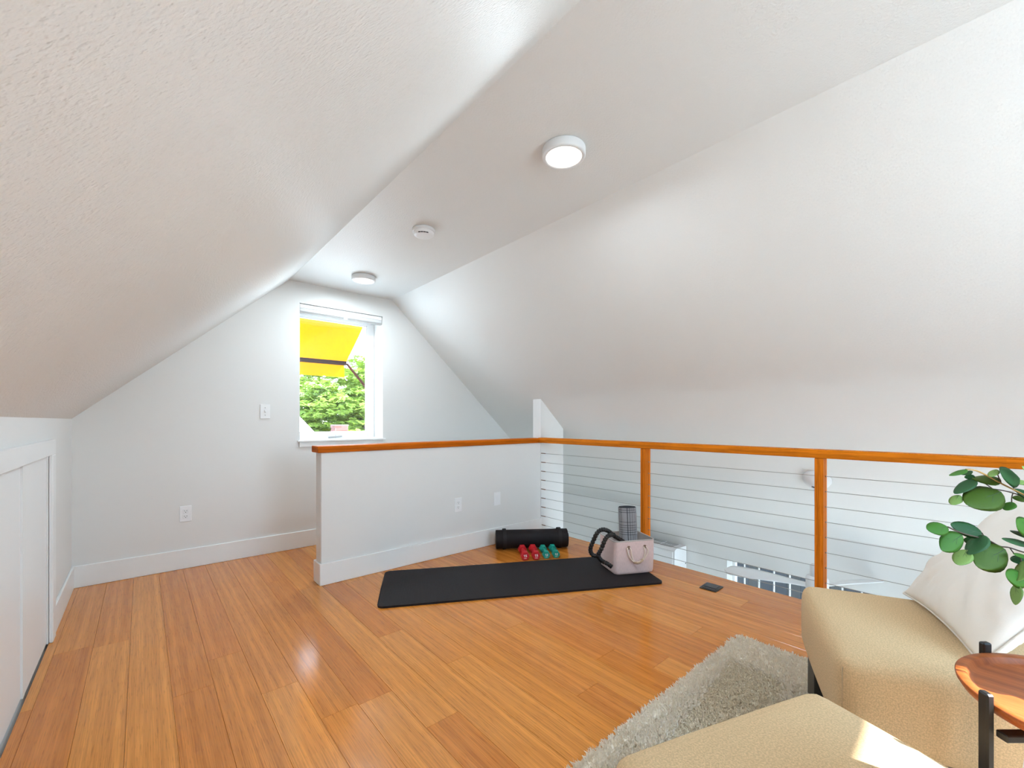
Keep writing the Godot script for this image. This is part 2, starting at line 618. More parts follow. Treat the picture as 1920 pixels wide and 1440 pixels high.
func build_shell() -> void:
	var z0 := -4.215
	var z1 := REAR + 0.2
	var t := 0.15
	struct("ceiling", "flat white ceiling strip running between two sloped ceilings", "ceiling", Shape.new().prism(PackedVector2Array([Vector2(RIDGE_L, TOP), Vector2(RIDGE_R, TOP), Vector2(RIDGE_R + 0.03, TOP + t), Vector2(RIDGE_L - 0.03, TOP + t)]), z0, z1).done(), M.ceiling_paint)
	var xl := LEFT - 0.25
	struct("ceiling_left", "textured white sloped ceiling coming down to the low closet wall", "ceiling", Shape.new().prism(PackedVector2Array([Vector2(RIDGE_L, TOP), Vector2(RIDGE_L - 0.03, TOP + t), Vector2(xl, slope_left(xl) + t * 1.35), Vector2(xl, slope_left(xl))]), z0, z1).done(), M.knockdown_paint)
	var xr := RIGHT + 0.3
	struct("ceiling_right", "long white sloped ceiling running down past the cable railing", "ceiling", Shape.new().prism(PackedVector2Array([Vector2(RIDGE_R, TOP), Vector2(xr, slope_right(xr)), Vector2(xr, slope_right(xr) + t * 1.35), Vector2(RIDGE_R + 0.03, TOP + t)]), z0, z1).done(), M.ceiling_paint)

	# front gable wall, 0.245 thick, with the window left open
	var f0 := -4.2
	struct("wall_front", "white gable end wall with the narrow window", "wall", gable(f0, FRONT, Rect2(1.02, 0.90, 0.743, 1.195)), M.wall_paint)
	struct("wall_rear", "white gable end wall facing the front window", "wall", gable(REAR, REAR + 0.18, Rect2(0.80, 0.50, 1.11, 1.68), Rect2(2.55, -2.70, 1.45, 2.15)), M.wall_paint)

	# left knee wall with the closet opening, and the outer wall behind it down to the room below
	var s := Shape.new()
	s.box(Vector3(LEFT - 0.12, 0, FRONT), Vector3(LEFT, slope_left(LEFT), -3.05))
	s.box(Vector3(LEFT - 0.12, 0.95, -3.05), Vector3(LEFT, slope_left(LEFT), REAR))
	s.box(Vector3(LEFT - 0.25, LOWER, f0), Vector3(LEFT - 0.13, slope_left(LEFT - 0.25), REAR + 0.18))
	struct("wall_left", "low white knee wall under the left sloped ceiling", "wall", s.done(), M.wall_paint)

	# right wall below the slope, with a wide window and a second, unseen one added for light further back
	s = Shape.new()
	var top := slope_right(RIGHT + 0.0)
	var outer := RIGHT + 0.2
	for seg in [[f0, -1.725], [-0.15, 0.15], [0.95, REAR + 0.18]]:
		s.box(Vector3(RIGHT, LOWER, seg[0]), Vector3(outer, top, seg[1]))
	for seg in [[-1.725, -0.15], [0.15, 0.95]]:
		s.box(Vector3(RIGHT, LOWER, seg[0]), Vector3(outer, -1.55, seg[1]))
		s.box(Vector3(RIGHT, -0.225, seg[0]), Vector3(outer, top, seg[1]))
	struct("wall_right", "white wall of the room below under the sloped ceiling", "wall", s.done(), M.wall_paint)

	# half wall along the stair opening and the pier that carries it up to the slope
	struct("wall_half", "white half wall under a wooden cap beside the stair opening", "wall", span(Vector3(0.892, 0, -3.064), Vector3(2.925, 0.874, -2.955), 0.004), M.wall_paint)
	var px0 := 2.925
	var px1 := 3.245
	struct("wall_pier", "white wall stub rising from the half wall to the sloped ceiling", "wall", Shape.new().prism(PackedVector2Array([Vector2(px0, -0.26), Vector2(px1, -0.26), Vector2(px1, slope_right(px1)), Vector2(px0, slope_right(px0))]), -3.064, -2.955).done(), M.wall_paint)

	# skirting
	skirt("baseboard_front", "white baseboard along the gable wall", Vector3(LEFT, 0, FRONT), Vector3(1.60, 0.142, FRONT + 0.012))
	skirt("baseboard_left", "short white baseboard beside the closet casing", Vector3(LEFT, 0, FRONT + 0.012), Vector3(LEFT + 0.012, 0.142, -3.14))
	var hb := Shape.new()
	hb.box(Vector3(0.880, 0, -2.955), Vector3(2.925, 0.143, -2.941), 0.003)
	hb.box(Vector3(0.880, 0, -3.064), Vector3(0.892, 0.143, -2.955), 0.003)
	hb.box(Vector3(0.880, 0, -3.078), Vector3(2.925, 0.143, -3.064), 0.003)
	struct("baseboard_half", "white baseboard wrapped round the foot of the half wall", "baseboard", hb.done(), M.trim_paint)
	skirt("baseboard_rear", "white baseboard along the rear gable wall", Vector3(LEFT, 0, REAR - 0.012), Vector3(EDGE, 0.142, REAR))


func skirt(called: String, label: String, lo: Vector3, hi: Vector3) -> void:
	struct(called, label, "baseboard", span(lo, hi, 0.003), M.trim_paint)


# a wall that fills the house's cross section from z0 to z1 except for one opening
func gable(z0: float, z1: float, hole: Rect2, door := Rect2()) -> ArrayMesh:
	var xl := LEFT - 0.13
	var xr := RIGHT
	var a := hole.position
	var b := hole.end
	var s := Shape.new()
	var low := LOWER
	s.prism(PackedVector2Array([Vector2(xl, low), Vector2(a.x, low), Vector2(a.x, minf(TOP, slope_left(a.x))), Vector2(minf(a.x, RIDGE_L), minf(TOP, slope_left(a.x))), Vector2(xl, slope_left(xl))]) if a.x < RIDGE_L else PackedVector2Array([Vector2(xl, low), Vector2(a.x, low), Vector2(a.x, TOP), Vector2(RIDGE_L, TOP), Vector2(xl, slope_left(xl))]), z0, z1)
	s.prism(PackedVector2Array([Vector2(a.x, low), Vector2(b.x, low), Vector2(b.x, a.y), Vector2(a.x, a.y)]), z0, z1)
	if a.x < RIDGE_L:
		s.prism(PackedVector2Array([Vector2(a.x, b.y), Vector2(b.x, b.y), Vector2(b.x, minf(TOP, slope_right(b.x))), Vector2(RIDGE_R, TOP), Vector2(RIDGE_L, TOP), Vector2(a.x, slope_left(a.x))]) if b.x > RIDGE_R else PackedVector2Array([Vector2(a.x, b.y), Vector2(b.x, b.y), Vector2(b.x, TOP), Vector2(RIDGE_L, TOP), Vector2(a.x, slope_left(a.x))]), z0, z1)
	else:
		s.prism(PackedVector2Array([Vector2(a.x, b.y), Vector2(b.x, b.y), Vector2(b.x, TOP), Vector2(a.x, TOP)]), z0, z1)
	if b.x < RIDGE_R:
		s.prism(PackedVector2Array([Vector2(b.x, low), Vector2(xr, low), Vector2(xr, slope_right(xr)), Vector2(RIDGE_R, TOP), Vector2(b.x, TOP)]), z0, z1)
	else:
		var foot := low if door.size.x == 0.0 else door.end.y
		s.prism(PackedVector2Array([Vector2(b.x, foot), Vector2(xr, foot), Vector2(xr, slope_right(xr)), Vector2(b.x, slope_right(b.x))]), z0, z1)
		if door.size.x > 0.0:
			s.box(Vector3(b.x, low, z0), Vector3(door.position.x, foot, z1))
			s.box(Vector3(door.end.x, low, z0), Vector3(xr, foot, z1))
			s.box(Vector3(door.position.x, low, z0), Vector3(door.end.x, door.position.y, z1))
	return s.done()


func build_floor() -> void:
	var s := Shape.new()
	s.box(Vector3(LEFT - 0.12, -0.26, -3.075), Vector3(EDGE, -0.018, REAR))
	s.box(Vector3(LEFT - 0.12, -0.26, FRONT), Vector3(1.60, -0.018, -3.075))
	var fl := struct("floor", "warm amber bamboo plank floor of the loft", "floor", s.done(), M.wall_paint)
	struct("floor_lower", "pale floor of the room below the loft", "floor", span(Vector3(LEFT - 0.13, LOWER - 0.1, FRONT), Vector3(RIGHT, LOWER, REAR), 0.0), M.pale_floor)
	# planks run towards the gable wall; joints known from the photograph come first
	var wide := 0.134
	var first := 0.492 - wide * 7.0
	var known := {4: [-2.136], 5: [-2.361], 2: [-2.85], 3: [-1.0], 7: [-1.63], 10: [-2.056], 13: [-1.108], 6: [-3.3]}
	var tone_of := {"2_1": 6, "7_1": 2, "8_0": 5, "8_1": 3, "9_0": 4, "9_1": 6, "6_1": 0, "5_1": 0, "4_1": 1}
	for c in 27:
		var x0 := maxf(first + wide * c, LEFT)
		var x1 := minf(first + wide * (c + 1), EDGE)
		if x1 - x0 < 0.01:
			continue
		var start := FRONT if (x0 + x1) / 2.0 < 1.60 else -3.075
		var cuts := [start]
		if known.has(c):
			cuts.append_array(known[c])
		else:
			cuts.append(start + rng.randf_range(0.5, 1.75))
		while cuts[-1] < REAR - 0.3:
			cuts.append(cuts[-1] + rng.randf_range(1.15, 1.85))
		cuts[-1] = REAR
		var last := -1
		for k in cuts.size() - 1:
			var z0: float = cuts[k]
			var z1: float = cuts[k + 1]
			var tone := rng.randi_range(0, 7)
			if tone == last:
				tone = (tone + 3) % 8
			var key := "%d_%d" % [c, k]
			if tone_of.has(key):
				tone = tone_of[key]
			last = tone
			var size := Vector3(x1 - x0 - 0.0007, 0.018, z1 - z0 - 0.0007)
			part(fl, "plank", box_mesh(size, 0.0007), M["bamboo_%d" % tone], Vector3((x0 + x1) / 2.0, -0.009, (z0 + z1) / 2.0))


# ---------------------------------------------------------------- windows
func build_front_window() -> void:
	var x0 := 1.02
	var x1 := 1.763
	var y0 := 0.918
	var y1 := 2.095
	var zf := -4.155
	var w := thing("window_1", "narrow casement window in the gable wall with a raised white shade", "window")
	w.set_meta("kind", "structure")
	part(w, "window_frame", frame_xy(Vector2(x0, y0), Vector2(x1, y1), -4.2, zf, 0.048, 0.068, 0.058, 0.068), M.frame_vinyl)
	part(w, "sash", frame_xy(Vector2(x0 + 0.048, y0 + 0.058), Vector2(x1 - 0.068, y1 - 0.068), -4.195, zf - 0.012, 0.006, 0.010, 0.008, 0.008), M.frame_vinyl)
	part(w, "pane", span(Vector3(x0 + 0.04, y0 + 0.05, -4.186), Vector3(x1 - 0.06, y1 - 0.06, -4.181), 0.0), M.window_pane)
	var sill := Shape.new()
	sill.box(Vector3(x0 - 0.022, y0 - 0.016, -4.155), Vector3(x1 + 0.024, y0, FRONT + 0.022), 0.003)
	part(w, "window_sill", sill.done(), M.trim_paint)
	part(w, "apron", span(Vector3(x0 - 0.006, y0 - 0.058, FRONT - 0.001), Vector3(x1 + 0.008, y0 - 0.016, FRONT + 0.012), 0.003), M.trim_paint)
	# crank handle at the foot of the frame
	var cr := Shape.new().smooth(true)
	cr.tube([Vector3(1.43, y0 + 0.022, zf + 0.008), Vector3(1.43, y0 + 0.022, zf + 0.03), Vector3(1.37, y0 + 0.016, zf + 0.034), Vector3(1.31, y0 + 0.012, zf + 0.034)], 0.008, 8)
	part(w, "crank_handle", cr.done(), M.shade_grey)
	part(w, "crank_base", span(Vector3(1.38, y0 + 0.002, zf), Vector3(1.47, y0 + 0.04, zf + 0.014), 0.004), M.frame_vinyl)

	# cellular shade drawn up to the top of the opening
	var b := thing("cellular_blind", "raised white cellular shade at the top of the gable window", "blind", Vector3((x0 + x1) / 2.0, y1, -3.985))
	var bw := x1 - x0 - 0.006
	part(b, "head_rail", box_mesh(Vector3(bw, 0.034, 0.04), 0.004), M.frame_vinyl, Vector3(0, -0.021, 0))
	for k in 4:
		part(b, "pleat", box_mesh(Vector3(bw - 0.004, 0.0055, 0.034), 0.002), M.frame_vinyl, Vector3(0, -0.042 - 0.0062 * k, 0))
	part(b, "bottom_rail", box_mesh(Vector3(bw, 0.017, 0.036), 0.003), M.shade_grey, Vector3(0, -0.0735, 0.0))
	part(b, "pull_tab", box_mesh(Vector3(0.036, 0.012, 0.012), 0.003), M.frame_vinyl, Vector3(0.02, -0.075, 0.021))


func build_rear_window() -> void:
	var r := Rect2(0.80, 0.50, 1.11, 1.68)
	var w := thing("window_2", "tall white framed window in the rear gable wall", "window")
	w.set_meta("kind", "structure")
	var a := r.position
	var b := r.end
	var z := REAR + 0.10
	part(w, "window_frame", frame_xy(a, b, z, z + 0.06, 0.05, 0.05, 0.05, 0.03), M.frame_vinyl)
	part(w, "pane", span(Vector3(a.x + 0.045, a.y + 0.045, z + 0.03), Vector3(b.x - 0.045, b.y - 0.025, z + 0.034), 0.0), M.window_pane)
	part(w, "window_sill", span(Vector3(a.x - 0.02, a.y - 0.02, REAR - 0.02), Vector3(b.x + 0.02, a.y, z), 0.003), M.trim_paint)


# four frame members that meet edge to edge, in x and y
func frame_xy(a: Vector2, b: Vector2, z0: float, z1: float, left: float, right: float, foot: float, head: float) -> ArrayMesh:
	var s := Shape.new()
	s.box(Vector3(a.x, a.y, z0), Vector3(a.x + left, b.y, z1), 0.003)
	s.box(Vector3(b.x - right, a.y, z0), Vector3(b.x, b.y, z1), 0.003)
	s.box(Vector3(a.x + left, a.y, z0), Vector3(b.x - right, a.y + foot, z1), 0.003)
	s.box(Vector3(a.x + left, b.y - head, z0), Vector3(b.x - right, b.y, z1), 0.003)
	return s.done()


func build_lower_windows() -> void:
	var d := thing("door_4", "white framed glass door, unseen and added to light the room below", "door")  # unseen door added so sun bounces off the lower floor onto the slope
	d.set_meta("kind", "structure")
	var df := Shape.new()
	var dz := REAR + 0.08
	for x in [2.55, 3.235, 3.92]:
		df.box(Vector3(x, -2.70, dz), Vector3(x + 0.08, -0.55, dz + 0.05), 0.003)
	for x in [2.63, 3.315]:
		df.box(Vector3(x, -2.70, dz), Vector3(x + 0.605, -2.60, dz + 0.05), 0.003)
		df.box(Vector3(x, -0.64, dz), Vector3(x + 0.605, -0.55, dz + 0.05), 0.003)
	part(d, "door_frame", df.done(), M.frame_vinyl)
	part(d, "pane", span(Vector3(2.6, -2.65, dz + 0.02), Vector3(3.95, -0.6, dz + 0.024), 0.0), M.window_pane)
	var n := 3
	for seg in [[-1.725, -0.15, true], [0.15, 0.95, false]]:  # the second window is unseen, added to let more light in below
		var w := thing("window_%d" % n, "wide white window with slim upright bars below the sloped ceiling" if seg[2] else "narrower white window, unseen and added to light the room below", "window")
		w.set_meta("kind", "structure")
		n += 1
		var x := RIGHT + 0.125
		var z0: float = seg[0]
		var z1: float = seg[1]
		var fr := Shape.new()
		fr.box(Vector3(x, -1.55, z0), Vector3(x + 0.05, -0.225, z0 + 0.025), 0.003)
		fr.box(Vector3(x, -1.55, z1 - 0.025), Vector3(x + 0.05, -0.225, z1), 0.003)
		fr.box(Vector3(x, -1.55, z0 + 0.025), Vector3(x + 0.05, -1.50, z1 - 0.025), 0.003)
		fr.box(Vector3(x, -0.262, z0 + 0.025), Vector3(x + 0.05, -0.225, z1 - 0.025), 0.003)
		part(w, "window_frame", fr.done(), M.frame_vinyl)
		part(w, "pane", span(Vector3(x + 0.028, -1.52, z0 + 0.02), Vector3(x + 0.032, -0.25, z1 - 0.02), 0.0), M.window_pane)
		if seg[2]:
			for k in 11:
				part(w, "muntin", box_mesh(Vector3(0.014, 1.26, 0.011), 0.002), M.frame_vinyl, Vector3(x + 0.018, -0.88, -1.622 + 0.1245 * k))
		part(w, "window_sill", span(Vector3(RIGHT - 0.02, -1.57, z0 - 0.02), Vector3(x, -1.55, z1 + 0.02), 0.003), M.trim_paint)


# ---------------------------------------------------------------- closet in the knee wall
func build_closet() -> void:
	var c := thing("trim_1", "white casing and header board round the low closet doors", "trim")
	c.set_meta("kind", "structure")
	part(c, "header_board", span(Vector3(LEFT, 0.918, -3.14), Vector3(LEFT + 0.016, 0.992, REAR - 0.02), 0.003), M.trim_paint)
	part(c, "casing_board", span(Vector3(LEFT, 0, -3.14), Vector3(LEFT + 0.016, 0.918, -3.05), 0.003), M.trim_paint)
	part(c, "jamb", span(Vector3(LEFT - 0.06, 0, -3.055), Vector3(LEFT, 0.93, -3.045), 0.001), M.trim_paint)
	var d1 := struct("door_1", "flat white sliding closet door beside the casing", "door", span(Vector3(-0.371, 0.004, -3.045), Vector3(-0.351, 0.935, -2.50), 0.002), M.trim_paint)
	part(d1, "edge_stile", span(Vector3(-0.352, 0.004, -2.535), Vector3(-0.3505, 0.935, -2.50), 0.0005), M.trim_paint)
	struct("door_2", "flat white sliding closet door behind its neighbour's edge", "door", span(Vector3(-0.378, 0.004, -2.50), Vector3(-0.357, 0.935, -1.30), 0.002), M.trim_paint)
	struct("door_3", "flat white sliding closet door at the rear end of the closet", "door", span(Vector3(-0.371, 0.004, -1.30), Vector3(-0.351, 0.935, REAR - 0.02), 0.002), M.trim_paint)


# ---------------------------------------------------------------- guard railing
func build_railing() -> void:
	var r := thing("guard_railing", "wooden guard railing with thin steel cables along the loft edge", "railing", Vector3(2.93, 0, -2.95))
	var o := Vector3(-2.93, 0, 2.95)
	var z1 := REAR - 0.005
	part(r, "wall_cap", Shape.new().box(Vector3(0.868, 0.874, -3.078), Vector3(2.884, 0.917, -2.940), 0.003).done(), M.cap_wood, o)
	# the top rail starts at the mitre with the cap and runs to the rear wall
	part(r, "top_rail", Shape.new().box(Vector3(2.884, 0.874, -2.953), Vector3(2.976, 0.922, z1), 0.003).done(), M.rail_wood_x, o)
	part(r, "corner_block", Shape.new().box(Vector3(2.884, 0.874, -3.06), Vector3(2.924, 0.917, -2.953), 0.003).done(), M.cap_wood, o)
	for z in [-1.817, -0.694, 0.43]:
		part(r, "post", box_mesh(Vector3(0.076, 0.874, 0.042), 0.003), M.post_wood, Vector3(2.928, 0.437, z) + o)
	for k in 9:
		var y := 0.770 - 0.0866 * k
		var s := Shape.new().smooth(true)
		s.tube([Vector3(2.932, y, -2.945), Vector3(2.932, y, z1)], 0.0017, 6)
		var c := part(r, "cable", s.done(), M.steel, o)
		var f := Shape.new().smooth(true)
		f.tube([Vector3(2.932, y, -2.955), Vector3(2.932, y, -2.905), Vector3(2.932, y, -2.895)], [0.0042, 0.0042, 0.0022], 8)
		part(c, "cable_fitting", f.done(), M.brass_fitting)
		for z in [-1.796, -0.673, 0.451]:
			var g := Shape.new().smooth(true)
			g.tube([Vector3(2.932, y, z), Vector3(2.932, y, z + 0.004)], 0.0045, 8)
			part(c, "grommet", g.done(), M.brass_fitting)


# ---------------------------------------------------------------- ceiling fittings
func build_lamps() -> void:
	var spots := [Vector3(1.392, TOP, -1.264), Vector3(1.378, TOP, -3.46)]
	var labels := ["round white ceiling light above the middle of the loft floor", "round white ceiling light close to the gable window"]
	for i in 2:
		var l := thing("ceiling_lamp", labels[i], "ceiling light", spots[i], 0.0, "round ceiling lights")
		part(l, "housing", lathe_mesh([Vector2(0.0, 0.0), Vector2(0.088, 0.0), Vector2(0.0925, -0.002), Vector2(0.094, -0.006), Vector2(0.094, -0.033), Vector2(0.0915, -0.038), Vector2(0.088, -0.0395), Vector2(0.079, -0.0395), Vector2(0.0775, -0.037)], 48), M.fixture_white)
		part(l, "diffuser", lathe_mesh([Vector2(0.078, -0.0365), Vector2(0.05, -0.0375), Vector2(0.0, -0.038)], 48), M.lamp_diffuser)
		var a := AreaLight3D.new()
		a.name = "lamp_light"
		a.area_size = Vector2(0.14, 0.14)
		a.area_normalize_energy = true
		a.light_color = Color(0.89, 0.96, 1.0)
		a.light_energy = 0.78
		a.position = Vector3(0, -0.043, 0)
		a.rotation.x = -PI / 2.0
		a.shadow_enabled = true
		l.add_child(a)
	var d := thing("smoke_detector", "round white smoke detector with a dark slot on the ceiling", "smoke detector", Vector3(1.322, TOP, -2.366), 0.35)
	part(d, "base_ring", lathe_mesh([Vector2(0.0, 0.0), Vector2(0.068, 0.0), Vector2(0.070, -0.003), Vector2(0.070, -0.016), Vector2(0.067, -0.019), Vector2(0.0, -0.019)], 40), M.fixture_white)
	part(d, "cover", lathe_mesh([Vector2(0.063, -0.019), Vector2(0.064, -0.024), Vector2(0.062, -0.034), Vector2(0.054, -0.040), Vector2(0.040, -0.042), Vector2(0.0, -0.043)], 40), M.white_plastic)
	for k in 4:
		var a2 := -0.36 + 0.28 * k + 2.43
		part(d, "vent_slot", box_mesh(Vector3(0.014, 0.006, 0.004), 0.0005), M.dark_slot, Vector3(cos(a2) * 0.0575, -0.0375, sin(a2) * 0.0575), Basis(Vector3.UP, PI / 2.0 - a2))


func build_wall_plates() -> void:
	outlet("wall_outlet", "white duplex outlet low on the gable wall", Vector3(0.242, 0.401, FRONT))
	outlet("wall_outlet", "white duplex outlet low on the half wall", Vector3(1.966, 0.393, -2.955))
	var b := thing("blank_plate", "plain white cover plate low on the half wall", "wall plate", Vector3(2.38, 0.395, -2.955))
	part(b, "plate", box_mesh(Vector3(0.071, 0.116, 0.006), 0.002), M.white_plastic, Vector3(0, 0, 0.003))
	part(b, "insert", box_mesh(Vector3(0.034, 0.068, 0.002), 0.0006), M.white_plastic, Vector3(0, 0, 0.0065))
	var s := thing("light_switch", "white toggle light switch on the gable wall beside the window", "light switch", Vector3(0.758, 1.161, FRONT))
	part(s, "plate", box_mesh(Vector3(0.071, 0.116, 0.006), 0.002), M.white_plastic, Vector3(0, 0, 0.003))
	part(s, "toggle", box_mesh(Vector3(0.009, 0.022, 0.014), 0.002), M.white_plastic, Vector3(0, 0.002, 0.011), Basis(Vector3.RIGHT, -0.45))
	for y in [-0.030, 0.030]:
		part(s, "screw", lathe_mesh([Vector2(0, 0.0015), Vector2(0.003, 0.001), Vector2(0.0035, 0)], 10), M.shade_grey, Vector3(0, y, 0.006), Basis(Vector3.RIGHT, PI / 2.0))


func outlet(called: String, label: String, at: Vector3) -> void:
	var o := thing(called, label, "outlet", at, 0.0, "duplex outlets")
	part(o, "plate", box_mesh(Vector3(0.071, 0.116, 0.006), 0.002), M.white_plastic, Vector3(0, 0, 0.003))
	for y in [-0.0195, 0.0195]:
		var f := part(o, "receptacle", box_mesh(Vector3(0.033, 0.028, 0.003), 0.001), M.white_plastic, Vector3(0, y, 0.0065))
		for x in [-0.0065, 0.0065]:
			part(f, "slot", box_mesh(Vector3(0.0022, 0.0085, 0.001), 0.0), M.plate_slot, Vector3(x, 0.003, 0.0012))
		part(f, "ground_hole", lathe_mesh([Vector2(0, 0.0008), Vector2(0.0026, 0.0008), Vector2(0.0026, 0)], 10), M.plate_slot, Vector3(0, -0.0075, 0.0011), Basis(Vector3.RIGHT, PI / 2.0))


# ---------------------------------------------------------------- seats and pillows
func build_seats() -> void:
	# each seat is a thick upholstered block on black legs; given by its corner nearest the rug and its turn
	var turn_a := 0.408
	var a := thing("lounge_seat", "oatmeal upholstered seat on black legs beside the cable railing, a white pillow on it", "seat", Vector3(1.438, 0, -0.300), turn_a, "oatmeal lounge seats")
	seat_parts(a, Vector3(0.60, 0.235, 0.78), 0.205)
	var b := thing("lounge_seat", "oatmeal upholstered seat on black legs standing on the shaggy rug", "seat", Vector3(1.262, 0, -0.318), -1.908, "oatmeal lounge seats")
	seat_parts(b, Vector3(0.78, 0.225, 0.60), 0.205)

	var p := thing("throw_pillow", "large white cotton pillow leaning on the seat beside the railing", "pillow", Vector3.ZERO, 0.0)
	# its lower edge lies across the seat and it leans back
	var along := Vector3(-0.918, 0, 0.397)
	var rise := Vector3(0.397 * 0.643, 0.766, 0.918 * 0.643)
	p.basis = Basis(along, rise, along.cross(rise).normalized())
	p.position = Vector3(2.095, 0.458, -0.245) + along * 0.255 + rise * 0.255
	var pm := part(p, "cover", pillow_mesh(0.51, 0.51, 0.17, 5), M.white_cotton)
	part(pm, "piping_edge", pillow_edge(0.51, 0.51), M.piping)
	var q := thing("throw_pillow", "blush white pillow standing on the seat over the rug", "pillow", Vector3(0.93, 0.645, 0.13), 0.0)
	part(q, "cover", pillow_mesh(0.42, 0.36, 0.15, 9), M.blush_cotton)
	q.basis = Basis(Vector3.UP, 0.35) * Basis(Vector3.RIGHT, 0.2)


func pillow_edge(w: float, h: float) -> ArrayMesh:
	var path := []
	var n := 24
	for e in 4:
		for k in n:
			var t := -1.0 + 2.0 * k / n
			var u := 0.0
			var v := 0.0
			match e:
				0:
					u = t
					v = -1.0
				1:
					u = 1.0
					v = t
				2:
					u = -t
					v = 1.0
				3:
					u = -1.0
					v = -t
			path.append(Vector3(u * w / 2.0 * (1.0 - 0.07 * (1.0 - v * v) * absf(u)), v * h / 2.0 * (1.0 - 0.07 * (1.0 - u * u) * absf(v)), 0))
	path.append(path[0])
	return Shape.new().smooth(true).tube(path, 0.0035, 6, false).done()


# the seat's own axes start at the given corner and run along +x and +z
func seat_parts(t: Node3D, size: Vector3, foot: float) -> void:
	var mid := Vector3(size.x / 2.0, foot + size.y / 2.0, size.z / 2.0)
	var up := part(t, "upholstery", cushion(size, 0.038, Vector3(0.012, 0.016, 0.012), 18), M.oatmeal_fabric, mid)
	# sewn seams on the upright corners and round the top
	for c in [[-1, -1], [1, -1], [-1, 1], [1, 1]]:
		var x: float = c[0] * (size.x / 2.0 - 0.0115)
		var z: float = c[1] * (size.z / 2.0 - 0.0115)
		part(up, "corner_seam", Shape.new().smooth(true).tube([Vector3(x, -size.y / 2.0 + 0.03, z), Vector3(x, 0, z), Vector3(x, size.y / 2.0 - 0.03, z)], 0.0022, 6).done(), M.seam_thread)
	for c in [[0, 0], [1, 0], [0, 1], [1, 1]]:
		var lx: float = 0.085 if c[0] == 0 else size.x - 0.085
		var lz: float = 0.035 if c[1] == 0 else size.z - 0.035
		part(t, "leg", span(Vector3(lx - 0.065, 0.018, lz - 0.015), Vector3(lx + 0.065, foot + 0.02, lz + 0.015), 0.003), M.black_metal)
	part(t, "underframe", span(Vector3(0.04, foot - 0.012, 0.04), Vector3(size.x - 0.04, foot + 0.01, size.z - 0.04), 0.002), M.black_metal)


# ---------------------------------------------------------------- rug
func build_rug() -> void:
	var x0 := 0.55
	var x1 := 2.245
	var z0 := -0.872
	var z1 := 0.75
	var r := thing("shag_rug", "cream shaggy rug with an area of shorter, slightly darker pile", "rug", Vector3((x0 + x1) / 2.0, 0, (z0 + z1) / 2.0))
	var o := -r.position
	part(r, "backing", span(Vector3(x0 + 0.006, 0.001, z0 + 0.006), Vector3(x1 - 0.006, 0.008, z1 - 0.006), 0.002), M.rug_backing, o)
	# the dense lower pile under the taller tufts
	var dense := Shape.new()
	dense.box(Vector3(x0 + 0.008, 0.008, z0 + 0.008), Vector3(x1 - 0.008, 0.018, -0.825), 0.004)
	dense.box(Vector3(2.01, 0.008, -0.825), Vector3(x1 - 0.008, 0.018, z1 - 0.008), 0.004)
	dense.box(Vector3(x0 + 0.008, 0.008, -0.42), Vector3(2.01, 0.018, z1 - 0.008), 0.004)
	part(r, "dense_pile", dense.done(), M.rug_backing, o)
	# a tuft: three bent blades
	var s := Shape.new()
	for k in 3:
		var a := TAU * k / 3.0
		var d := Vector3(cos(a), 0, sin(a))
		var w := Vector3(-sin(a), 0, cos(a)) * 0.0034
		var p0 := d * 0.001
		var p1 := d * 0.003 + Vector3(0, 0.55, 0)
		var p2 := d * 0.0085 + Vector3(0, 1.0, 0)
		s.quad(p0 - w, p0 + w, p1 + w * 1.2, p1 - w * 1.2, d)
		s.tri(p1 - w * 1.2, p1 + w * 1.2, p2, d)
	var tuft := s.done()
	# tufts in one area stand shorter and slightly darker than the rest
	var lists := [[], []]
	var step := 0.0062
	var nx := int((x1 - x0) / step)
	var nz := int((0.12 - z0) / step)
	for i in nx:
		for j in nz:
			var x := x0 + (i + rng.randf()) * step
			var z := z0 + (j + rng.randf()) * step
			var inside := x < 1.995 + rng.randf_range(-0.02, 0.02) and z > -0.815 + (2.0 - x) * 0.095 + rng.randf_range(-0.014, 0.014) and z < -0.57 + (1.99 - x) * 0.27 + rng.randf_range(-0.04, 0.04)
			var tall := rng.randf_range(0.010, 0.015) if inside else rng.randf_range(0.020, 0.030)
			var lean := Basis(Vector3(rng.randf_range(-1, 1), 0, rng.randf_range(-1, 1)).normalized(), rng.randf_range(0.45, 1.2)) * Basis(Vector3.UP, rng.randf() * TAU)
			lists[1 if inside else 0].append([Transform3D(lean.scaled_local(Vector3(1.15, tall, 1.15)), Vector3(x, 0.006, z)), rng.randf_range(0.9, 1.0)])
	# behind the seats, out of sight of the camera, the pile is set further apart
	for i in 4200:
		lists[0].append([Transform3D(Basis(Vector3.UP, rng.randf() * TAU).scaled_local(Vector3(4, 0.03, 4)), Vector3(rng.randf_range(x0, x1), 0.006, rng.randf_range(0.12, z1))), rng.randf_range(0.82, 1.0)])
	for n in 2:
		var mm := MultiMesh.new()
		mm.transform_format = MultiMesh.TRANSFORM_3D
		mm.use_colors = true
		mm.mesh = tuft
		mm.instance_count = lists[n].size()
		for i in lists[n].size():
			var g: float = lists[n][i][1]
			mm.set_instance_transform(i, lists[n][i][0])
			mm.set_instance_color(i, Color(g, g, g * rng.randf_range(0.96, 1.0)))
		var mi := MultiMeshInstance3D.new()
		mi.name = ["tall_pile", "short_pile"][n]
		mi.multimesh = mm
		mi.material_override = [M.rug_cream, M.rug_short_pile][n]
		mi.position = o
		mi.set_meta("kind", "stuff")
		r.add_child(mi)


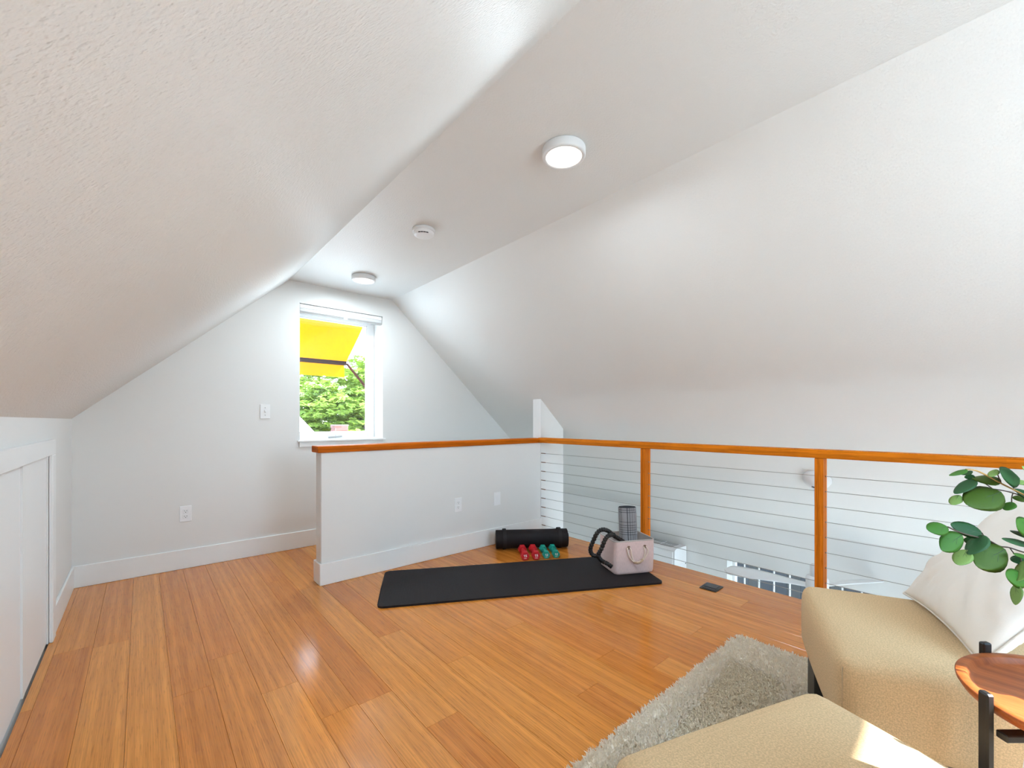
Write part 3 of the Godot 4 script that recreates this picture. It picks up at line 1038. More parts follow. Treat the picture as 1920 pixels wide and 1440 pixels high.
# ---------------------------------------------------------------- side table and plant
func build_side_table() -> void:
	var c := Vector3(1.352, 0, 0.121)
	var t := thing("side_table", "round walnut tray table with black uprights between the two seats", "side table", c)
	var h := 0.55
	var R := 0.196
	part(t, "tray", lathe_mesh([Vector2(0.0, h - 0.026), Vector2(R - 0.03, h - 0.026), Vector2(R - 0.008, h - 0.020), Vector2(R - 0.001, h - 0.008), Vector2(R, h - 0.002), Vector2(R - 0.002, h), Vector2(R - 0.016, h), Vector2(R - 0.019, h - 0.002), Vector2(R - 0.024, h - 0.012), Vector2(R - 0.030, h - 0.014), Vector2(0.0, h - 0.014)], 72), M.walnut)
	# flat black uprights hug the rim
	for a in [-2.332, -0.862, 0.709, 2.28]:
		var d := Vector3(cos(a), 0, sin(a))
		part(t, "upright", span(Vector3(-0.007, 0.018, -0.010), Vector3(0.007, h + 0.020, 0.010), 0.003), M.black_metal, d * (R + 0.0065), Basis(Vector3.UP, -a))
	for a in [-0.862, 0.709]:
		part(t, "cross_bar", box_mesh(Vector3(R * 2.0, 0.014, 0.02), 0.002), M.black_metal, Vector3(0, h - 0.037 - (0.0 if a < 0 else 0.012), 0), Basis(Vector3.UP, -a))
	var base := h - 0.0135
	var plant := thing("leafy_branch_vase", "pale vase of round-leaved green branches standing on the tray table", "plant", c + Vector3(0.055, base, 0.045))
	part(plant, "vase", lathe_mesh([Vector2(0, 0), Vector2(0.045, 0.0), Vector2(0.062, 0.02), Vector2(0.070, 0.07), Vector2(0.060, 0.13), Vector2(0.036, 0.175), Vector2(0.030, 0.20), Vector2(0.036, 0.215), Vector2(0.031, 0.215), Vector2(0.026, 0.20), Vector2(0.030, 0.175)], 36), M.vase_glaze)
	var o := -plant.position
	var mouth := plant.position + Vector3(0, 0.20, 0)
	var roots := [mouth + Vector3(-0.008, 0, 0), mouth + Vector3(0.006, 0, -0.004), mouth + Vector3(0, 0, 0.008)]
	# stems: pixels of the photograph at a given depth, then back to the vase
	var stems := [
		[[[1811, 880, 0.93], [1835, 884, 0.935], [1878, 907, 0.945], [1920, 928, 0.94], [1975, 960, 0.90]], "stem_tan", 0.0017, 0],
		[[[1825, 918, 0.96], [1845, 920, 0.96], [1862, 917, 0.965], [1898, 924, 0.96], [1925, 936, 0.95], [1980, 975, 0.90]], "stem_brown", 0.0014, 1],
		[[[1777, 988, 0.88], [1805, 1000, 0.885], [1850, 1012, 0.895], [1874, 1024, 0.90], [1893, 1027, 0.90], [1925, 1037, 0.89], [1985, 1050, 0.86]], "stem_brown", 0.0015, 2],
	]
	for st in stems:
		var pts := []
		for p in st[0]:
			pts.append(pix(p[0], p[1], p[2]))
		pts.append(roots[st[3]].lerp(pts[-1], 0.35) + Vector3(0, 0.04, 0))
		pts.append(roots[st[3]])
		pts.append(plant.position + Vector3(0, 0.03, 0))
		part(plant, "stem", Shape.new().smooth(true).tube(curve(pts, 6), st[2], 6).done(), M[st[1]], o)
	for tw in [[[1862, 917, 0.965], [1846, 906, 0.97], [1836, 901, 0.972]], [[1878, 907, 0.945], [1872, 893, 0.945], [1868, 881, 0.945]], [[1901, 916, 0.942], [1893, 903, 0.942], [1890, 899, 0.94]], [[1874, 1024, 0.90], [1852, 1029, 0.89], [1835, 1032, 0.885], [1812, 1031, 0.88]], [[1850, 1012, 0.895], [1844, 1004, 0.895], [1841, 999, 0.895]], [[1899, 925, 0.95], [1897, 933, 0.945], [1897, 941, 0.94]], [[1893, 1027, 0.90], [1903, 1040, 0.89], [1915, 1052, 0.88], [1908, 1093, 0.86], [1904, 1097, 0.86]], [[1925, 1037, 0.89], [1940, 1010, 0.89], [1935, 990, 0.89]]]:
		var pts := []
		for p in tw:
			pts.append(pix(p[0], p[1], p[2]))
		part(plant, "twig", Shape.new().smooth(true).tube(curve(pts, 5), 0.0011, 5).done(), M.stem_brown, o)
	# leaves: base and tip as pixel and depth, breadth in pixels, turn about the midrib, material, cup
	var leaves := [
		[1877, 922, 0.95, 1806, 950, 0.93, 52, 0.2, "leaf_olive"], [1885, 1030, 0.89, 1822, 1062, 0.87, 54, -0.2, "leaf_olive"],
		[1777, 988, 0.88, 1735, 995, 0.87, 27, 0.3, "leaf_mid"], [1804, 1003, 0.885, 1760, 1032, 0.87, 34, -0.3, "leaf_mid"],
		[1842, 1000, 0.895, 1778, 984, 0.90, 27, 0.4, "leaf_dark"], [1844, 1003, 0.89, 1817, 1043, 0.87, 27, 0.5, "leaf_grey"],
		[1813, 1031, 0.88, 1795, 1062, 0.86, 27, 0.2, "leaf_pale"], [1858, 1020, 0.91, 1804, 1009, 0.92, 24, -0.4, "leaf_dark"],
		[1912, 897, 0.95, 1869, 890, 0.93, 36, 0.5, "leaf_dark"], [1876, 898, 0.95, 1822, 901, 0.97, 20, 0.9, "leaf_olive"],
		[1868, 880, 0.945, 1856, 896, 0.93, 13, 0.5, "leaf_pale"], [1812, 880, 0.93, 1780, 894, 0.91, 10, 0.8, "leaf_mid"],
		[1824, 884, 0.935, 1800, 890, 0.95, 8, 0.9, "leaf_grey"],
		[1826, 897, 0.97, 1791, 929, 0.95, 20, 0.6, "leaf_grey"], [1828, 893, 0.97, 1808, 896, 0.98, 11, 0.5, "leaf_dark"],
		[1798, 928, 0.95, 1785, 949, 0.93, 18, 0.3, "leaf_pale"], [1897, 941, 0.94, 1886, 959, 0.93, 17, 0.4, "leaf_mid"],
		[1936, 990, 0.89, 1898, 984, 0.87, 36, 0.2, "leaf_mid"], [1930, 1004, 0.90, 1892, 998, 0.89, 11, 0.9, "leaf_dark"],
		[1930, 1020, 0.90, 1876, 1012, 0.88, 13, 0.8, "leaf_grey"], [1935, 1046, 0.89, 1895, 1055, 0.88, 22, 0.5, "leaf_dark"],
		[1928, 1090, 0.86, 1879, 1078, 0.85, 34, 0.3, "leaf_mid"], [1926, 1050, 0.87, 1910, 1092, 0.85, 22, 0.5, "leaf_pale"],
		[1904, 1096, 0.86, 1907, 1136, 0.84, 17, 0.6, "leaf_pale"], [1924, 1042, 0.88, 1899, 1041, 0.87, 10, 0.8, "leaf_mid"],
		[1945, 892, 0.93, 1913, 875, 0.92, 10, 0.8, "leaf_pale"], [1930, 905, 0.95, 1885, 901, 0.96, 10, 0.9, "leaf_pale"],
		[1935, 930, 0.95, 1899, 919, 0.96, 14, 0.8, "leaf_dark"], [1925, 934, 0.96, 1897, 935, 0.97, 13, 0.6, "leaf_olive"],
		[1990, 940, 0.90, 1945, 930, 0.91, 40, 0.3, "leaf_mid"], [1995, 1010, 0.88, 1950, 1020, 0.87, 40, -0.3, "leaf_dark"], [1990, 1060, 0.86, 1950, 1085, 0.85, 42, 0.4, "leaf_mid"],
	]
	for l in leaves:
		var b := pix(l[0], l[1], l[2])
		var tip := pix(l[3], l[4], l[5])
		var ax := (tip - b).normalized()
		var view := ((b + tip) / 2.0 - EYE).normalized()
		var across := ax.cross(view).normalized()
		var breadth: float = l[6] / FOCAL * l[2] / maxf(0.3, cos(l[7]))
		across = across.rotated(ax, l[7])
		var n := across.cross(ax)
		var basis := Basis(across * breadth, n * breadth, ax * (tip - b).length())
		var lf := part(plant, "leaf", leaf_mesh(), M[l[8]], b + o, basis)
		part(lf, "midrib", leaf_rib(), M.leaf_vein)


# a leaf of length 1 along z and breadth 1 along x, broad and blunt, with a little thickness and a cupped blade
func leaf_mesh() -> ArrayMesh:
	if mesh_cache.has("leaf"):
		return mesh_cache.leaf
	var s := Shape.new().smooth(true)
	var rows := 10
	var cols := 6
	var half := func(t: float) -> float:
		return 0.5 * pow(sin(PI * pow(clampf(t, 0.0, 1.0), 0.80)), 0.62) if t < 0.999 else 0.0
	for side in [1.0, -1.0]:
		for i in rows:
			for j in cols:
				var c := []
				for m in [[0, 0], [1, 0], [1, 1], [0, 1]]:
					var t := 0.5 - 0.5 * cos(PI * float(i + m[0]) / rows)
					var u := -1.0 + 2.0 * float(j + m[1]) / cols
					var w: float = half.call(t)
					c.append(Vector3(u * w, 0.16 * u * u * w - 0.14 * t * t + 0.05 * sin(t * 7.0) * u * w + side * 0.006 * (1.0 - u * u), t))
				s.quad(c[0], c[1], c[2], c[3], Vector3(0, side, 0))
	mesh_cache.leaf = s.done()
	return mesh_cache.leaf


func leaf_rib() -> ArrayMesh:
	if mesh_cache.has("rib"):
		return mesh_cache.rib
	var s := Shape.new().smooth(true)
	var path := []
	var rad := []
	for k in 9:
		var t := 0.02 + 0.62 * k / 8.0
		path.append(Vector3(0, -0.14 * t * t, t))
		rad.append(0.016 - 0.0015 * k)
	s.tube(path, rad, 5)
	for b in [[0.22, 0.20, 0.40], [0.30, -0.22, 0.50], [0.42, 0.18, 0.58]]:
		s.tube([Vector3(0, -0.14 * b[0] * b[0], b[0]), Vector3(b[1], 0.012 - 0.14 * b[2] * b[2], b[2])], [0.010, 0.005], 4)
	mesh_cache.rib = s.done()
	return mesh_cache.rib


# ---------------------------------------------------------------- exercise corner
func build_mat_and_bag() -> void:
	# flat mat: 1.83 by 0.61, rounded corners
	var ax := Vector3(0.8757, 0, 0.4828)
	var turn := -atan2(ax.z, ax.x)
	var mid := Vector3(1.97, 0, -2.195)
	var m := thing("exercise_mat", "black ribbed exercise mat lying flat on the floor", "exercise mat", mid, turn)
	var ring := PackedVector2Array(round_rect(1.83, 0.60, 0.035, 5))
	var s := Shape.new().smooth(false)
	s.prism(ring, 0.0, 0.0115)
	part(m, "foam", s.done(), M.mat_foam, Vector3(0, 0.0118, 0), Basis(Vector3.RIGHT, PI / 2.0))
	# its near left corner curls a little off the floor
	part(m, "rolled_edge", Shape.new().smooth(true).tube([Vector3(-0.912, 0.0065, -0.26), Vector3(-0.915, 0.0065, 0.0), Vector3(-0.912, 0.0065, 0.26)], 0.0058, 8).done(), M.mat_foam)

	# rolled mat
	var rax := Vector3(0.816, 0, 0.578)
	var R := 0.083
	var rc := Vector3(2.475, R, -2.595) + Vector3(0.578, 0, -0.816) * 0.075
	var roll := thing("rolled_mat", "black exercise mat rolled up and strapped in front of the half wall", "exercise mat", rc - Vector3(0, R, 0), -atan2(rax.z, rax.x))
	part(roll, "foam_roll", roll_mesh(R, 0.61), M.mat_foam, Vector3(0, R, 0))
	for x in [-0.235, 0.235]:
		part(roll, "strap", Shape.new().lathe([Vector2(R + 0.0005, -0.014), Vector2(R + 0.0028, -0.0135), Vector2(R + 0.0028, 0.0135), Vector2(R + 0.0005, 0.014)], 48).done(), M.mat_strap, Vector3(x, R, 0), Basis(Vector3.BACK, PI / 2.0))

	# hex dumbbells: front and rear head centres
	var db := [
		["red hex dumbbell marked 15, first of the red pair beside the half wall", "red_vinyl", Vector3(2.264, 0, -2.464), Vector3(2.361, 0, -2.602), 0.0365, "15"],
		["red hex dumbbell marked 15, between the other red one and the teal pair", "red_vinyl", Vector3(2.338, 0, -2.417), Vector3(2.436, 0, -2.555), 0.0365, "15"],
		["teal hex dumbbell marked 12, next to the red pair", "teal_vinyl", Vector3(2.420, 0, -2.386), Vector3(2.509, 0, -2.510), 0.032, "12"],
		["teal hex dumbbell marked 12, nearest the railing", "teal_vinyl", Vector3(2.489, 0, -2.346), Vector3(2.580, 0, -2.471), 0.032, "12"],
	]
	for d in db:
		dumbbell(d)

	build_bag()

	var fb := thing("floor_outlet_box", "black floor outlet box set in the planks near the railing", "floor box", Vector3(2.80, 0, -1.256), 0.04)
	var fr := PackedVector2Array(round_rect(0.126, 0.106, 0.008, 4))
	part(fb, "flange", Shape.new().prism(fr, 0.0, 0.005).done(), M.black_plastic, Vector3(0, 0.0052, 0), Basis(Vector3.RIGHT, PI / 2.0))
	part(fb, "lid", Shape.new().box(Vector3(-0.022, 0.005, -0.038), Vector3(0.050, 0.0085, 0.036), 0.0015).done(), M.black_lid)
	part(fb, "latch", Shape.new().box(Vector3(-0.052, 0.005, -0.040), Vector3(-0.030, 0.0075, 0.040), 0.0015).done(), M.black_lid)


# a rolled sheet: spiral layers show at the ends
func roll_mesh(R: float, length: float) -> ArrayMesh:
	var s := Shape.new().smooth(true)
	var turns := 6.5
	var n := 170
	var inner := 0.012
	var th := (R - inner) / turns
	var at := func(k: float, off: float) -> Vector3:
		var f := k / n
		var a := f * turns * TAU
		var r := R - f * (R - inner) - off
		return Vector3(0, cos(a + 0.9) * r, sin(a + 0.9) * r)
	var h := Vector3(length / 2.0, 0, 0)
	for k in n:
		var a0: Vector3 = at.call(k, 0.0)
		var a1: Vector3 = at.call(k + 1, 0.0)
		var b0: Vector3 = at.call(k, th * 0.9)
		var b1: Vector3 = at.call(k + 1, th * 0.9)
		s.quad(a0 - h, a1 - h, a1 + h, a0 + h, a0)
		s.quad(b0 - h, b1 - h, b1 + h, b0 + h, -b0)
	s.smooth(false)
	for k in n:
		for e in [-1.0, 1.0]:
			s.quad(at.call(k, 0.0) + h * e, at.call(k + 1, 0.0) + h * e, at.call(k + 1, th * 0.9) + h * e, at.call(k, th * 0.9) + h * e, h * e)
	return s.done()


func dumbbell(d: Array) -> void:
	var f: Vector3 = d[2]
	var b: Vector3 = d[3]
	var r: float = d[4]
	var ap := r * cos(PI / 6.0)
	var ax := (f - b).normalized()
	var t := thing("dumbbell", d[0], "dumbbell", (f + b) / 2.0, atan2(ax.x, ax.z))
	var half := (f - b).length() / 2.0
	# a hexagon standing on its flat side, its edges bevelled towards both faces
	var head := Shape.new()
	var prof := [Vector2(r * 0.88, -0.026), Vector2(r * 0.99, -0.018), Vector2(r, 0.0), Vector2(r * 0.99, 0.018), Vector2(r * 0.88, 0.026)]
	for i in prof.size() - 1:
		for k in 6:
			var a0 := PI / 6.0 + TAU * k / 6.0 + PI / 6.0
			var a1 := a0 + TAU / 6.0
			var u0 := Vector3(cos(a0), sin(a0), 0)
			var u1 := Vector3(cos(a1), sin(a1), 0)
			var p: Vector2 = prof[i]
			var q: Vector2 = prof[i + 1]
			head.quad(u0 * p.x + Vector3(0, 0, p.y), u1 * p.x + Vector3(0, 0, p.y), u1 * q.x + Vector3(0, 0, q.y), u0 * q.x + Vector3(0, 0, q.y), u0 + u1)
	for e in [0, 4]:
		var p: Vector2 = prof[e]
		for k in 6:
			var a0 := PI / 3.0 + TAU * k / 6.0
			head.tri(Vector3(0, 0, p.y), Vector3(cos(a0) * p.x, sin(a0) * p.x, p.y), Vector3(cos(a0 + TAU / 6.0) * p.x, sin(a0 + TAU / 6.0) * p.x, p.y), Vector3(0, 0, p.y))
	var hm := head.done()
	var front := part(t, "head", hm, M[d[1]], Vector3(0, ap, half))
	part(t, "head", hm, M[d[1]], Vector3(0, ap, -half))
	part(t, "grip", Shape.new().smooth(true).tube([Vector3(0, ap, -half), Vector3(0, ap, -half * 0.5), Vector3(0, ap, 0), Vector3(0, ap, half * 0.5), Vector3(0, ap, half)], [r * 0.42, r * 0.46, r * 0.52, r * 0.46, r * 0.42], 16).done(), M[d[1]])
	var font := SystemFont.new()
	font.font_names = PackedStringArray(["Droid Sans"])
	font.font_weight = 700
	var tm := TextMesh.new()
	tm.text = d[5]
	tm.font = font
	tm.font_size = 32
	tm.pixel_size = r * 0.022
	tm.depth = 0.0006
	part(front, "weight_number", tm, M.white_print, Vector3(0, r * 0.10, 0.0263))
	part(front, "unit_line", box_mesh(Vector3(r * 0.55, r * 0.07, 0.0006), 0.0), M.white_print, Vector3(0, -r * 0.42, 0.0263))


func build_bag() -> void:
	var a := Vector3(0.888, 0, 0.461)
	var back := Vector3(0.461, 0, -0.888)
	var w := 0.312
	var dp := 0.262
	var hgt := 0.232
	var front_left := Vector3(2.473, 0.0120, -1.771)
	var mid := front_left + a * (w / 2.0) + back * (dp / 2.0)
	var bag := thing("storage_basket", "blush pink fabric basket with rope handles standing on the flat mat", "basket", mid, -atan2(a.z, a.x))
	var s := Shape.new().smooth(true)
	var levels := [[0.0, 0.90], [0.004, 0.955], [0.02, 0.975], [0.12, 0.995], [hgt * 0.97, 1.0], [hgt, 1.0]]
	var rings := []
	for l in levels:
		rings.append(bag_ring(w * l[1], dp * l[1], 0.030, l[0]))
	var n: int = rings[0].size()
	for i in rings.size() - 1:
		for k in n:
			var k1 := (k + 1) % n
			s.quad(rings[i][k], rings[i][k1], rings[i + 1][k1], rings[i + 1][k], rings[i][k] - Vector3(0, rings[i][k].y, 0))
	for k in n:
		s.tri(Vector3.ZERO, rings[0][k], rings[0][(k + 1) % n], Vector3.DOWN)
	part(bag, "outer_fabric", s.done(), M.bag_linen)
	s = Shape.new().smooth(true)
	var inn := [bag_ring(w * 0.955, dp * 0.95, 0.026, 0.012), bag_ring(w - 0.012, dp - 0.012, 0.026, hgt)]
	for k in n:
		var k1 := (k + 1) % n
		s.quad(inn[0][k], inn[0][k1], inn[1][k1], inn[1][k], -inn[0][k])
		s.tri(Vector3(0, 0.012, 0), inn[0][k], inn[0][k1], Vector3.UP)
	part(bag, "lining", s.done(), M.bag_lining)
	var rim := bag_ring(w - 0.006, dp - 0.006, 0.028, hgt)
	rim.append(rim[0])
	part(bag, "rim_binding", Shape.new().smooth(true).tube(rim, 0.0048, 8, false).done(), M.bag_lining)
	# rope loops on the front and the back face, each through two eyelets, with a leather sleeve
	for side in [1.0, -1.0]:
		var z: float = side * (dp / 2.0 + 0.002)
		var hd := part(bag, "rope_handle", Shape.new().smooth(true).tube(rope_path(z, side, 0.0), 0.0042, 8).done(), M.rope_cotton)
		part(hd, "inner_rope", Shape.new().smooth(true).tube(rope_path(z, side, 0.017), 0.0042, 8).done(), M.rope_cotton)
		part(hd, "sleeve", Shape.new().smooth(true).tube([Vector3(-0.022, 0.090, z + side * 0.016), Vector3(0.004, 0.083, z + side * 0.017), Vector3(0.022, 0.086, z + side * 0.017), Vector3(0.047, 0.102, z + side * 0.016)], 0.0085, 10).done(), M.leather_tan)
		for x in [-0.052, 0.072]:
			part(bag, "eyelet", lathe_mesh([Vector2(0.0, 0.0012), Vector2(0.007, 0.0012), Vector2(0.012, 0.002), Vector2(0.013, 0.0)], 16), M.eyelet, Vector3(x, 0.188, side * dp / 2.0 * 0.998), Basis(Vector3.RIGHT, side * PI / 2.0))

	# foam roller standing in the basket
	var lo := Vector3(2.690, 0.026, -1.800)
	var hi := Vector3(2.712, 0.452, -1.836)
	var dir := (hi - lo).normalized()
	var side_v := dir.cross(Vector3(0, 0, 1)).normalized()
	var roller := thing("foam_roller", "grey grooved foam roller standing in the pink basket", "foam roller", lo)
	roller.basis = Basis(side_v, dir, side_v.cross(dir))
	var len := (hi - lo).length()
	part(roller, "core", lathe_mesh([Vector2(0.0, 0.0), Vector2(0.058, 0.0), Vector2(0.0605, 0.004), Vector2(0.0605, len - 0.004), Vector2(0.058, len), Vector2(0.040, len), Vector2(0.039, len - 0.02), Vector2(0.0, len - 0.02)], 48), M.roller_groove)
	# raised pads: rows up the roller, tall bands between narrow ones, three narrow strips beside one broad
	var rows := []
	var y := 0.006
	var pattern := [0.013, 0.020, 0.066, 0.013, 0.013, 0.013]
	var pi := 2
	while y < len - 0.012:
		var hh: float = minf(pattern[pi % pattern.size()], len - 0.006 - y)
		rows.append([y, hh])
		y += hh + 0.0034
		pi += 1
	var arcs := []
	for q in 4:
		var a0 := q * PI / 2.0
		arcs.append([a0 + 0.02, 0.66])
		for j in 3:
			arcs.append([a0 + 0.74 + 0.277 * j, 0.22])
	for rw in rows:
		if rw[1] < 0.004:
			continue
		for arc in arcs:
			part(roller, "pad", pad_mesh(arc[1], rw[1]), M.roller_foam, Vector3(0, rw[0], 0), Basis(Vector3.UP, -(arc[0] + 1.0)))

	# ribbed black exercise handles hung over the basket's corner
	var loops := [
		[[1172, 1018, 3.00], [1160, 1010, 2.985], [1150, 1004, 2.965], [1141, 996, 2.945], [1130, 993, 2.93], [1120, 999, 2.93], [1112, 1015, 2.935], [1107, 1030, 2.94], [1111, 1040, 2.94], [1122, 1043, 2.925]],
		[[1152, 1003, 2.93], [1142, 1004, 2.915], [1135, 1011, 2.91], [1128, 1028, 2.91], [1122, 1041, 2.91], [1128, 1051, 2.91], [1139, 1057, 2.905], [1147, 1063, 2.90]],
	]
	var ex := thing("resistance_band", "black ribbed resistance band loops hooked over the pink basket", "resistance band", Vector3(2.44, 0, -1.80))
	for lp in loops:
		var pts := []
		for p in lp:
			pts.append(pix(p[0], p[1], p[2]))
		var path := curve(pts, 12)
		var rad := []
		for i in path.size():
			rad.append(0.0155 if (i % 4) < 3 else 0.0112)
		part(ex, "ribbed_loop", Shape.new().smooth(true).tube(path, rad, 10).done(), M.black_rubber, -ex.position)


func bag_ring(w: float, d: float, r: float, y: float) -> Array:
	var out := []
	for p in round_rect(w, d, r, 5):
		out.append(Vector3(p.x, y, p.y))
	return out


func rope_path(z: float, side: float, inset: float) -> Array:
	var pts := [
		Vector3(-0.060 + inset * 0.9, 0.188, z - side * 0.004), Vector3(-0.066 + inset * 1.5, 0.172, z + side * 0.010), Vector3(-0.058 + inset * 1.2, 0.135, z + side * 0.014),
		Vector3(-0.034 + inset * 0.6, 0.102, z + side * 0.016), Vector3(0.002, 0.086 + inset * 0.2, z + side * 0.017), Vector3(0.046 - inset * 0.2, 0.100 + inset * 0.2, z + side * 0.016),
		Vector3(0.078 - inset * 0.9, 0.134, z + side * 0.014), Vector3(0.090 - inset * 1.4, 0.166, z + side * 0.011), Vector3(0.080 - inset, 0.189, z - side * 0.004),
	]
	return curve(pts, 5)


# a curved pad on the roller's skin: from angle 0 to the given arc, of the given height
func pad_mesh(arc: float, h: float) -> ArrayMesh:
	var key := "pad%.3f_%.4f" % [arc, h]
	if mesh_cache.has(key):
		return mesh_cache[key]
	var s := Shape.new()
	var n := 6 if arc > 0.4 else 2
	var r0 := 0.0600
	var r1 := 0.0645
	for k in n:
		var a0 := arc * k / n
		var a1 := arc * (k + 1) / n
		var u0 := Vector3(cos(a0), 0, sin(a0))
		var u1 := Vector3(cos(a1), 0, sin(a1))
		var v := Vector3(0, h, 0)
		s.quad(u0 * r1, u1 * r1, u1 * r1 + v, u0 * r1 + v, u0 + u1)
		s.quad(u0 * r0 + v, u1 * r0 + v, u1 * r1 + v, u0 * r1 + v, Vector3.UP)
		s.quad(u0 * r0, u1 * r0, u1 * r1, u0 * r1, Vector3.DOWN)
		if k == 0:
			s.quad(u0 * r0, u0 * r1, u0 * r1 + v, u0 * r0 + v, u0 - u1)
		if k == n - 1:
			s.quad(u1 * r0, u1 * r1, u1 * r1 + v, u1 * r0 + v, u1 - u0)
	mesh_cache[key] = s.done()
	return mesh_cache[key]


# ---------------------------------------------------------------- below the loft
func build_lower_things() -> void:
	# wall-mounted air conditioner
	var ac := thing("air_conditioner", "white wall-mounted air conditioner below the sloped ceiling", "air conditioner", Vector3(RIGHT, -0.47, -2.536))
	part(ac, "body", Shape.new().prism(PackedVector2Array([Vector2(-0.012, 0.0), Vector2(-0.012, 0.295), Vector2(-0.215, 0.298), Vector2(-0.246, 0.285), Vector2(-0.250, 0.10), Vector2(-0.20, 0.0)]), -0.42, 0.42).done(), M.fixture_white)
	part(ac, "back_plate", span(Vector3(-0.014, 0.005, -0.41), Vector3(0, 0.290, 0.41), 0.003), M.grille_grey)
	for row in 2:
		for k in 5:
			part(ac, "intake_grille", box_mesh(Vector3(0.066, 0.004, 0.128), 0.001), M.grille_grey, Vector3(-0.068 - 0.085 * row, 0.2975, -0.29 + 0.145 * k))
	part(ac, "front_panel", span(Vector3(-0.256, 0.105, -0.405), Vector3(-0.248, 0.275, 0.405), 0.003), M.white_plastic)
	part(ac, "louver", span(Vector3(-0.245, 0.03, -0.36), Vector3(-0.222, 0.075, 0.36), 0.003), M.grille_grey)
	part(ac, "side_screw", lathe_mesh([Vector2(0, 0.002), Vector2(0.006, 0.0015), Vector2(0.007, 0)], 10), M.dark_slot, Vector3(-0.030, 0.12, 0.42), Basis(Vector3.RIGHT, PI / 2.0))

	# ceiling fan on a rod from the slope
	var fx := 3.60
	var fz := -0.874
	var fy := slope_right(fx)
	var fan := thing("ceiling_fan", "white three-blade ceiling fan hanging from the slope beyond the railing", "ceiling fan", Vector3(fx, 0, fz))
	var tilt := Basis(Vector3.BACK, -atan(PITCH))
	part(fan, "canopy", lathe_mesh([Vector2(0.086, 0.0), Vector2(0.088, -0.008), Vector2(0.080, -0.030), Vector2(0.060, -0.052), Vector2(0.030, -0.066), Vector2(0.0, -0.069)], 36), M.fan_white, Vector3(0, fy, 0), tilt)
	part(fan, "canopy_ring", lathe_mesh([Vector2(0.016, 0.004), Vector2(0.024, 0.0), Vector2(0.016, -0.004)], 20), M.dark_slot, Vector3(-0.042, fy - 0.056, 0))
	part(fan, "down_rod", Shape.new().smooth(true).tube([Vector3(-0.03, fy - 0.05, 0), Vector3(-0.012, fy - 0.20, 0), Vector3(0, 0.05, 0)], 0.012, 12).done(), M.fan_white)
	part(fan, "rod_collar", lathe_mesh([Vector2(0.0, 0.075), Vector2(0.036, 0.070), Vector2(0.042, 0.055), Vector2(0.042, -0.008), Vector2(0.038, -0.012)], 28), M.fan_white)
	part(fan, "motor_housing", lathe_mesh([Vector2(0.038, -0.010), Vector2(0.062, -0.014), Vector2(0.068, -0.030), Vector2(0.068, -0.105), Vector2(0.060, -0.120), Vector2(0.0, -0.124)], 32), M.fan_white)
	for k in 3:
		var ang := deg_to_rad(-96.0 + 120.0 * k)
		part(fan, "blade", blade_mesh(), M.fan_white, Vector3(0, -0.085, 0), Basis(Vector3.UP, -ang))


# a paddle blade along +x, pitched, with a rounded end
func blade_mesh() -> ArrayMesh:
	if mesh_cache.has("blade"):
		return mesh_cache.blade
	var s := Shape.new().smooth(true)
	var n := 18
	var at := func(k: int, v: float, top: float) -> Vector3:
		var t := float(k) / n
		var x := 0.05 + 0.56 * t
		var half := lerpf(0.028, 0.072, smoothstep(0.0, 0.75, t))
		if t > 0.86:
			var e := (t - 0.86) / 0.14
			half *= sqrt(maxf(0.02, 1.0 - e * e))
		return Vector3(x, v * half * 0.22 + top * 0.003 - 0.02 * t * t, v * half)
	for k in n:
		for j in 4:
			var v0 := -1.0 + 0.5 * j
			var v1 := v0 + 0.5
			for top in [1.0, -1.0]:
				s.quad(at.call(k, v0, top), at.call(k + 1, v0, top), at.call(k + 1, v1, top), at.call(k, v1, top), Vector3(0, top, 0))
		for v in [-1.0, 1.0]:
			s.quad(at.call(k, v, 1.0), at.call(k + 1, v, 1.0), at.call(k + 1, v, -1.0), at.call(k, v, -1.0), Vector3(0, 0, v))
	s.quad(at.call(n, -1.0, 1.0), at.call(n, 1.0, 1.0), at.call(n, 1.0, -1.0), at.call(n, -1.0, -1.0), Vector3.RIGHT)
	mesh_cache.blade = s.done()
	return mesh_cache.blade


